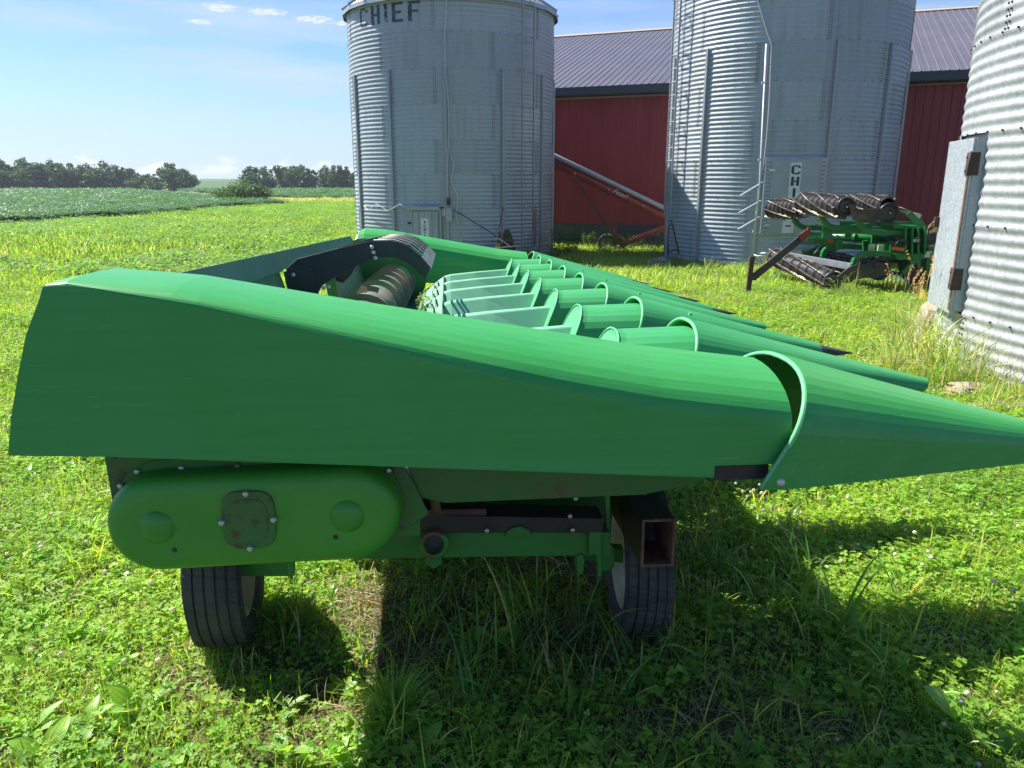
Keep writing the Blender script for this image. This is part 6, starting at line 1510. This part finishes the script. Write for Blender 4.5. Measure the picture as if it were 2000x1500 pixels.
# bushes and weeds along the barn and bins
WE = [src_weed('weed', 1.0, 22, .12, [(.07, .14, .03), (.10, .18, .05), (.05, .10, .03)], .35) for i in range(3)]
WF = src_weed('flowering_weed', 1.0, 26, .08, [(.25, .27, .14), (.35, .33, .22), (.12, .18, .05)], .4)
for i, (px, py, y, s, me, lab) in enumerate(((1095, 490, 20.6, .95, WE[0], 'leafy weed bush at the right foot of the left bin'), (1120, 480, 22.5, .8, WE[1], 'darker weed bush behind the one by the left bin'), (1185, 480, 22.2, .8, WE[2], 'weed bush in front of the auger wheel'), (1215, 480, 21.6, .7, WE[0], 'weed under the auger undercarriage joint'), (1260, 480, 21.4, .5, WF, 'pale flowering weeds under the auger rail'), (1285, 485, 20.8, .75, WF, 'pale flowering weeds beside the middle bin'), (1150, 475, 24.2, .6, WE[1], 'low weeds against the barn base'), (1240, 475, 24.0, .5, WE[2], 'weeds along the barn behind the auger'), (965, 490, 18.8, .4, WE[1], 'small weed by the pulley drive'), (1025, 490, 18.8, .45, WE[2], 'small weed below the left bin ladder'), (1325, 510, 17.5, .45, WE[0], 'small weeds at the ladder foot of the middle bin'))):
    plant('weed_bush', me, Gp(px, py, y), s, i * .9, lab, 'weed')

hp = Rh @ Vector((-.17, 5.75, .86)); plant('sprouted_weed', src_weed('sprouted_weed', 1.0, 7, .16, [(.16, .26, .05), (.26, .24, .08)], .25), hp, .22, 0, 'small yellowing weed sprouting inside the corn head behind the ridges', 'weed')
hp = Rh @ Vector((-.12, 5.2, .84)); plant('sprouted_weed', bpy.data.objects['sprouted_weed'].data, hp, .17, 2, 'second small weed inside the corn head nearer the camera', 'weed')
# ---------------------------------------------------------------- trees
def crown(name, n, lobes, leaf, cols, seed):
    r_ = np.random.default_rng(seed); V = []; F = []; C = []; i = 0
    ws = np.array([l[3] ** 2 for l in lobes]); ws = ws / ws.sum(); pick = r_.choice(len(lobes), n, p=ws)
    for q in range(n):
        cx, cy, cz, R = lobes[pick[q]]; d = r_.normal(size=3); d /= np.linalg.norm(d); d[2] = d[2] * .85
        p = np.array([cx, cy, cz]) + d * R * (r_.random() ** .35) * (1 + .18 * math.sin(d[0] * 9 + cx) * math.cos(d[2] * 8))
        a = r_.normal(size=3); a /= np.linalg.norm(a); bb = np.cross(a, r_.normal(size=3)); bb /= np.linalg.norm(bb); s = leaf * r_.uniform(.6, 1.3)
        V += [p - a * s - bb * s * .5, p + a * s * .1 - bb * s * .8, p + a * s + bb * s * .4, p - a * s * .2 + bb * s * .8]; F.append((i, i + 1, i + 2, i + 3)); i += 4
        c = np.array(cols[r_.integers(len(cols))]) * r_.uniform(.75, 1.25); C += [c] * 4
    return npmesh(name, V, F, C, M['treeleaf'])
def lobeset(seed, w, h, n=16):
    r_ = random.Random(seed); L = [(0, 0, h * .5, w * .40), (0, 0, h * .22, w * .36)]
    for k in range(n):
        a = r_.uniform(0, 6.28); q = r_.random() ** .6; z = h * r_.uniform(.08, .92); ww = w * .5 * math.sin(math.pi * min(.97, (z / h) * .85 + .14)) ** .6
        L.append((math.cos(a) * q * ww, math.sin(a) * q * ww, z, w * r_.uniform(.12, .22) * (1 if z < h * .7 else .7)))
    return L
TC = [(.048, .105, .044), (.062, .13, .048), (.082, .155, .05), (.040, .09, .046)]
CR = [crown('crown', 3800, lobeset(s, w, h), .30, TC, s) for s, w, h in ((1, 9, 10), (2, 8, 10), (3, 10, 9.5), (4, 7, 10.5), (5, 11, 9))]
def trunkmesh():
    b = MB(); b.tube([(0, 0, -.3), (.05, 0, 2), (0, .1, 5), (.1, 0, 8)], [.35, .26, .18, .05], 7)
    for a, z in ((0, 2.2), (2, 3), (4, 2.6), (5.2, 4)): b.tube([(0, 0, z), (math.cos(a) * 1.6, math.sin(a) * 1.6, z + 1.8), (math.cos(a) * 2.8, math.sin(a) * 2.8, z + 3.2)], [.14, .09, .03], 5)
    return b.mesh('trunk', M['bark'])
TRK = trunkmesh()
def tree(px, ytop, wpx, y, k, lab, sx=None, base=None):
    p = ray(px, 375); x_ = p.x * y / p.y; z = G(x_, y); top = W(px, ytop, y).z; h = top - z; wd = wpx / 1500 * y * 1.22
    r = empty('tree', (x_, y, z), k * 1.7, lab, 'tree', 'trees along the far field edge'); H0 = (10, 10, 9.5, 10.5, 9)[k % 5]; W0 = (9, 8, 10, 7, 11)[k % 5]
    r.scale = (wd / W0, wd / W0, h / H0 * .97); link('crown', CR[k % 5], r); link('trunk', TRK, r)
TR = [(-6, 305, 60, 240), (22, 322, 52, 232), (55, 306, 56, 255), (78, 316, 44, 240), (104, 312, 44, 250), (128, 313, 46, 238), (150, 330, 30, 262), (172, 317, 44, 245), (190, 325, 38, 236), (212, 314, 44, 256), (236, 320, 34, 246), (255, 318, 32, 258), (275, 336, 40, 240), (300, 338, 40, 238), (298, 350, 34, 230), (333, 313, 38, 262), (345, 318, 52, 246), (366, 332, 34, 240), (492, 321, 44, 250), (520, 325, 40, 245), (508, 335, 46, 240), (566, 311, 42, 252), (590, 320, 46, 246), (606, 326, 30, 240), (640, 323, 36, 250), (665, 318, 38, 245), (684, 328, 26, 262)]
wh = ['far left edge', 'left end', 'tallest of the left group', 'right beside the tallest left one', 'a third along the left group', 'before the first gap', 'seen low in the gap', 'after the gap', 'rounded, past the gap', 'pointed, mid of the left group', 'narrow, right of the pointed one', 'narrow pair member on the right', 'low at the right part', 'lowest round one', 'shrub like in front', 'open topped, last of the left group', 'broad last one of the left group', 'right flank of the left group', 'left end of the right group', 'second of the right group', 'low filler of the right group', 'tallest of the right group', 'broad one beside the tallest right one', 'low right flank of the middle pair', 'left of the last pair', 'domed one left of the bin', 'nearest the left bin edge']
for i, (px, yt, w, y) in enumerate(TR): tree(px, yt, w, y, i, 'dark green field tree, ' + wh[i])
for i, (px, yt, w, y) in enumerate(((418, 366, 8, 260), (378, 366, 10, 235), (700, 330, 26, 300))): tree(px, yt, w, y, i + 2, 'small distant tree, ' + ('lone sapling in the gap between tree groups', 'low shrub at the right foot of the left group', 'half hidden by the left bin')[i])
p = W(480, 396, 100); bl = lobeset(9, 8.2, 2.4, 26); bl = [(x_ , y_ * .6, z_ * .9, R_ * .75) for x_, y_, z_, R_ in bl]
r = empty('bush', (p.x, 100, G(p.x, 100)), 0, 'round green bush standing alone at the edge of the bean field', 'bush')
link('crown', crown('bush_crown', 7000, bl, .11, [(.06, .12, .03), (.08, .15, .035), (.11, .19, .045)], 77), r)
o = MB().tube([(0, 0, -.2), (.1, 0, .7), (.3, 0, 1.4)], [.12, .08, .03], 6).tube([(0, 0, .1), (-.6, .1, 1.0)], .05, 5).build('trunk', M['bark'], r)
bpy.data.objects.remove(bpy.data.objects['txt'], do_unlink=True) if 'txt' in bpy.data.objects else None
# ---------------------------------------------------------------- thin summer haze
hm = bpy.data.materials.new('haze'); hm.use_nodes = True; hn = hm.node_tree.nodes; hn.clear()
ho = hn.new('ShaderNodeOutputMaterial'); hv = hn.new('ShaderNodeVolumePrincipled'); hv.inputs['Color'].default_value = (.80, .88, 1.0, 1); hv.inputs['Density'].default_value = .0003; hv.inputs['Anisotropy'].default_value = .2
hm.node_tree.links.new(hv.outputs[0], ho.inputs['Volume'])
tag(MB().box((0, 800, 8.5), (4700, 2500, 27)).build('haze', hm), kind='stuff')
